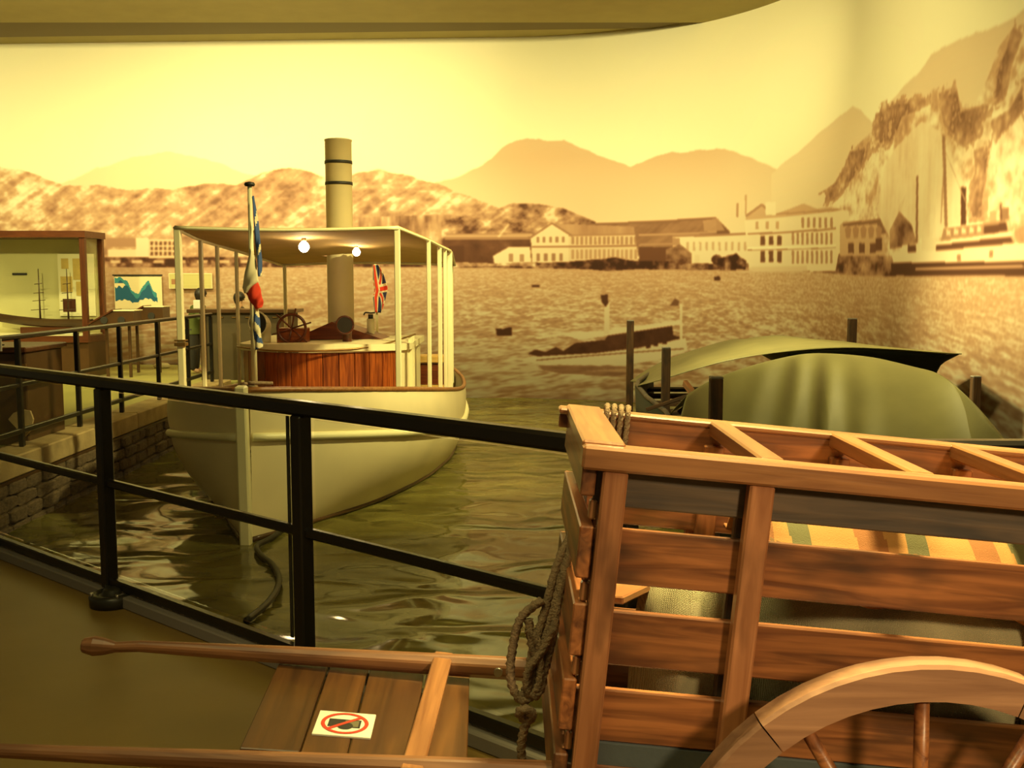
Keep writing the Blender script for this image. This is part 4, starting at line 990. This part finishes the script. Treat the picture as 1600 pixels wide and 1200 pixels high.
# inner battens
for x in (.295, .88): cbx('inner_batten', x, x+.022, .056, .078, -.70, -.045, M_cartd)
for x in (.315, .60, .88): cbx('inner_batten', x, x+.045, .498, .520, -.70, -.05, M_cart)
# head board and end slats (left end)
cbx('head_board', .000, .078, .030, .56, -.020, .008, M_cartl, bev=.004)
ez = [(-.092, -.020), (-.243, -.147), (-.388, -.290), (-.530, -.432), (-.672, -.575)]
for i, (z0, z1) in enumerate(ez):
    xo = (.004, .010, .013, .008, .006)[i]
    cbx('end_slat', xo, xo+.026, .022, .56, z0, z1, M_cart)
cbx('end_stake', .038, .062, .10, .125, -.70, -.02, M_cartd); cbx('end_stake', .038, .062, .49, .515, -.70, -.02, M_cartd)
for z in (-.118, -.27, -.41, -.553): cbx('end_spacer', .024, .038, .030, .05, z-.018, z+.018, M_cartl)
# other end
for i, (z0, z1) in enumerate(zs[1:]): cbx('end_slat', XE-.02, XE+.005, .03, .55, z0, z1, M_cart)
cbx('floor_panel', .03, XE-.02, .056, .52, -.72, -.700, M_slate); cbx('bed_sill', .03, XE, .040, .058, -.600, -.553, M_slate)
cbx('bed_sill', .03, XE, .518, .52+.016, -.600, -.553, M_slate)
lb = mk('loose_board', boxmesh(.34, .10, .016, .003, M_cartl), M_cartl, CF @ T(.17, .32, -.325) @ Matrix.Rotation(1.0, 4, 'Z') @ Matrix.Rotation(-.16, 4, 'X'), cart)
# shafts: tapering square poles with a knob at the grip
def shaft(y, za, zb, tipx):
    e = tipx; prof_ = [(e-.005, .004), (e, .018), (e+.025, .0245), (e+.05, .021), (e+.075, .0135), (e+.13, .0145), (-.6, .020), (-.2, .0245), (0, .026), (.5, .026), (1.1, .026)]
    vs = []; fs = []; n = 8
    for x, r in prof_:
        zc = za+(zb-za)*(x+1.03)/1.03-(.006 if x < e+.09 else 0)
        sq = min(1, max(0, (x+.95)/.4))
        for k in range(n):
            a = 2*PI*(k+.5)/n; cx_, sx_ = math.cos(a), math.sin(a); m_ = max(abs(cx_), abs(sx_)); q = r*((1-sq)+sq*min(1/m_, 1.18))
            vs.append((x, y+q*.85*cx_, zc+q*sx_))
    for i in range(len(prof_)-1):
        for k in range(n): fs.append((i*n+k, i*n+(k+1) % n, (i+1)*n+(k+1) % n, (i+1)*n+k))
    fs.append(tuple(range(n-1, -1, -1))); fs.append(tuple(range(len(vs)-n, len(vs))))
    o = mk('shaft', mesh(vs, fs), M_shaft, CF, cart); md = o.modifiers.new('bev', 'BEVEL'); md.width = .003; md.segments = 1; return o
sh_far = shaft(.50, -.640, -.606, -1.055); sh_near = shaft(.058, -.686, -.636, -1.16)
cyl('bolt', (-.10, .478, -.61), (-.10, .470, -.61), .010, M_steel, sh_far, 12, F=CF)
# foot board between the shafts
bx = [(-.60, -.485), (-.482, -.392), (-.389, -.262), (-.259, -.155)]
for i, (x0, x1) in enumerate(bx):
    xc = (x0+x1)/2-.004; beam('foot_plank', (xc-.004, .53, -.656), (xc+.020-.010*i/3, .082, -.656), x1-x0-.003, .017, M_plat, cart, F=CF, bev=.002)
beam('batten', (-.228, .522, -.600), (-.252, .03, -.642), .043, .018, M_cartl, cart, F=CF)
# wheels
def wheel(yw, inner):
    WX, WR = .700, .457
    M = T(WX, yw, WR)
    nf = 6; per = 10; r0, r1, hw = WR-.062, WR, .026
    rim = None
    for f in range(nf):
        a0 = PI/2+.68+f*2*PI/nf; vs = []; fs = []
        for k in range(per+1):
            a = a0+(2*PI/nf-.006)*k/per
            for (r, yy) in ((r0, -hw), (r1-.006, -hw), (r1, -hw+.006), (r1, hw-.006), (r1-.006, hw), (r0, hw)): vs.append((r*math.cos(a), yy, r*math.sin(a)))
        for k in range(per):
            for q in range(6): fs.append((k*6+q, k*6+(q+1) % 6, (k+1)*6+(q+1) % 6, (k+1)*6+q))
        fs.append((5, 4, 3, 2, 1, 0)); fs.append(tuple(range(per*6, per*6+6)))
        mk('felloe', mesh(vs, fs), M_wheel, M, cart)
    hub = mk('hub', rev([(.03, -.075), (.055, -.07), (.075, -.02), (.08, .03), (.07, .08), (.05, .09)], 20), M_cartd, M @ Matrix.Rotation(PI/2, 4, 'X'), cart, smooth=True)
    cyl('hub_cap', (0, -.085, 0), (0, -.11, 0), .035, M_iron, hub, 14, F=M)
    for k in range(12):
        a = PI/2+k*PI/6+.02
        cyl('spoke', (.06*math.cos(a), 0, .06*math.sin(a)), ((r0+.004)*math.cos(a), 0, (r0+.004)*math.sin(a)), .0145, M_cart, cart, 10, r2=.012, F=M)
wheel(1.665, False); wheel(2.46, True)
cyl('axle', (.70, 1.60, .457), (.70, 2.53, .457), .022, M_iron, cart, 12)
for yy in (1.84, 2.26): box('axle_block', (.64, yy-.03, .46), (.76, yy+.03, .60), M_cartd, cart)
# hind leg that carries the cart's tail
for yy in (1.84, 2.28): beam('prop_leg', (1.30, yy, 0), (1.36, yy, .52), .04, .04, M_cartd, cart, up=(1, 0, 0))

# sign lying on the foot board
SZ = -.648
q4 = [(-.452, .17), (-.322, .19), (-.312, .305), (-.442, .29)]
sgx, sgy = -.405, .212
SM = CF @ T(sgx, sgy, SZ) @ Matrix.Rotation(.03, 4, 'Z')
sign = thing('sign', 'small white no-photography sign lying on the foot planks of the cart', 'sign', SM)
mk('plate', boxmesh(.116, .108, .005, .001, M_white), M_white, SM @ T(0, 0, .0025), sign)
def annul(r0, r1, n=40):
    vs = [(r*math.cos(2*PI*k/n), r*math.sin(2*PI*k/n), 0) for r in (r0, r1) for k in range(n)]
    return mesh(vs, [(k, n+k, n+(k+1) % n, (k+1) % n) for k in range(n)])
box('camera_symbol', (-.033, -.018, .0052), (.032, .018, .0056), M_ink, sign, SM, 0); box('camera_symbol', (.000, -.014, .0057), (.028, .014, .0058), M_ink2, sign, SM, 0)
mk('camera_symbol', mesh([(.016*math.cos(2*PI*k/20)+.002, .016*math.sin(2*PI*k/20)-.012, 0) for k in range(20)], [tuple(range(20))]), M_ink, SM @ T(0, 0, .0059), sign)
mk('prohibition_ring', annul(.040, .048), M_red, SM @ T(0, 0, .0061), sign); mk('prohibition_bar', boxmesh(.085, .008, .0004, 0, M_red), M_red, SM @ T(0, 0, .0062) @ Matrix.Rotation(.78, 4, 'Z'), sign)

# sacks and blanket in the cart
def sackmesh(x0, x1, y0, y1, z0, z1, seed):
    rg = random.Random(seed); ph = [rg.uniform(0, 6) for _ in range(6)]
    def f(u, v):
        a = 2*PI*u; s = -1+2*v
        e = (1-abs(s)**3.2)**.5 if abs(s) < 1 else 0
        e = max(e, .02)
        ca, sa = math.cos(a), math.sin(a)
        ry = math.copysign(abs(ca)**.7, ca); rz = math.copysign(abs(sa)**.75, sa)
        wob = 1+.05*math.sin(3*a+ph[0]+s*3)+.035*math.sin(7*s+ph[1]+2*a)+.02*math.sin(15*s+5*a+ph[2])
        return ((x0+x1)/2+(x1-x0)/2*s*(1-.05*abs(ca)), (y0+y1)/2+(y1-y0)/2*e*ry*wob, (z0+z1)/2+(z1-z0)/2*e*rz*wob)
    return grid(f, 36, 36)
tag(mk('sack', sackmesh(.165, .375, .085, .46, -.695, -.255, 1), M_sack, CF, smooth=True), 'short grey green burlap sack in the front end of the cart', 'sack')
tag(mk('sack', sackmesh(.385, 1.28, .085, .47, -.695, -.215, 2), M_sack, CF, smooth=True), 'long brown green burlap sack filling the rear of the cart', 'sack')
TAN = (.40, .19, .055); BRN = (.27, .10, .03); GRN = (.11, .10, .04)
def blc(u, v):
    s = (u*4.1+v*.06+.32) % 1.0
    if .10 < v < .135 and (u*60) % 1 > .3: return (.20, .11, .04)
    if .22 < s < .46: return BRN
    if .62 < s < .80: return GRN
    return TAN
def blk(u, v):
    x = .36+.92*u; t = v
    y = .085+.34*t; z = -.208+.10*math.sin(PI*min(1, t*1.1))**.7-.035*(1-t)**4+.010*math.sin(x*19+t*5)+.008*math.sin(x*41)-.03*u
    return (x, y, z)
tag(thick(mk('blanket', grid(blk, 220, 60, blc), printed('blanket_cloth', .9, bump=.4), CF, smooth=True), .006), 'tan blanket with brown and green stripes laid over the long sack', 'blanket')
# ropes
def rp(pts, r=.0088, par=None): return mk('strand', tubemesh(pts, r, 9, strands=3, twist=420, sub=10), M_rope, CF, par, smooth=True)
ro = thing('rope', 'knotted brown rope hanging from the front end of the cart above the shaft', 'rope', CF @ T(-.03, .25, -.3))
yR = .24
rp([(.03, .30, -.20), (-.005, .27, -.29), (-.022, .25, -.38), (-.04, .24, -.47), (-.045, .235, -.53), (-.05, .23, -.57)], par=ro)
rp([(.03, .285, -.21), (.0, .265, -.32), (-.012, .25, -.40), (-.03, .24, -.50), (-.04, .23, -.56)], par=ro)
rp([(.025, .275, -.23), (.004, .255, -.34), (-.002, .24, -.43), (-.012, .235, -.50), (-.025, .23, -.55)], par=ro)
rp([(-.03, .245, -.36), (-.07, .24, -.40), (-.082, .235, -.47), (-.078, .23, -.53), (-.055, .225, -.565), (-.035, .225, -.555), (-.02, .225, -.52), (-.03, .23, -.45), (-.055, .235, -.42)], par=ro)
rp([(-.055, .24, -.40), (-.04, .232, -.46), (-.015, .23, -.51), (-.022, .225, -.55), (-.042, .222, -.545), (-.045, .222, -.50), (-.02, .225, -.455), (-.005, .23, -.41)], par=ro)
rp([(-.052, .225, -.575), (-.035, .218, -.585), (-.030, .222, -.60), (-.045, .228, -.605), (-.056, .222, -.59), (-.04, .215, -.58), (-.028, .222, -.595), (-.04, .225, -.615), (-.045, .222, -.655), (-.040, .222, -.70), (-.042, .222, -.735)], par=ro)
r2 = thing('rope', 'dark rope looped over the far top rail at the front corner of the cart', 'rope', CF @ T(.10, .52, 0))
for i in range(4):
    x = .088+i*.016
    rp([(x-.004, .505, -.12), (x, .512, -.05), (x+.001, .519, .0), (x+.003, .535, .012), (x+.005, .56, .012), (x+.006, .585, .0), (x+.006, .59, -.06)], .006, r2)
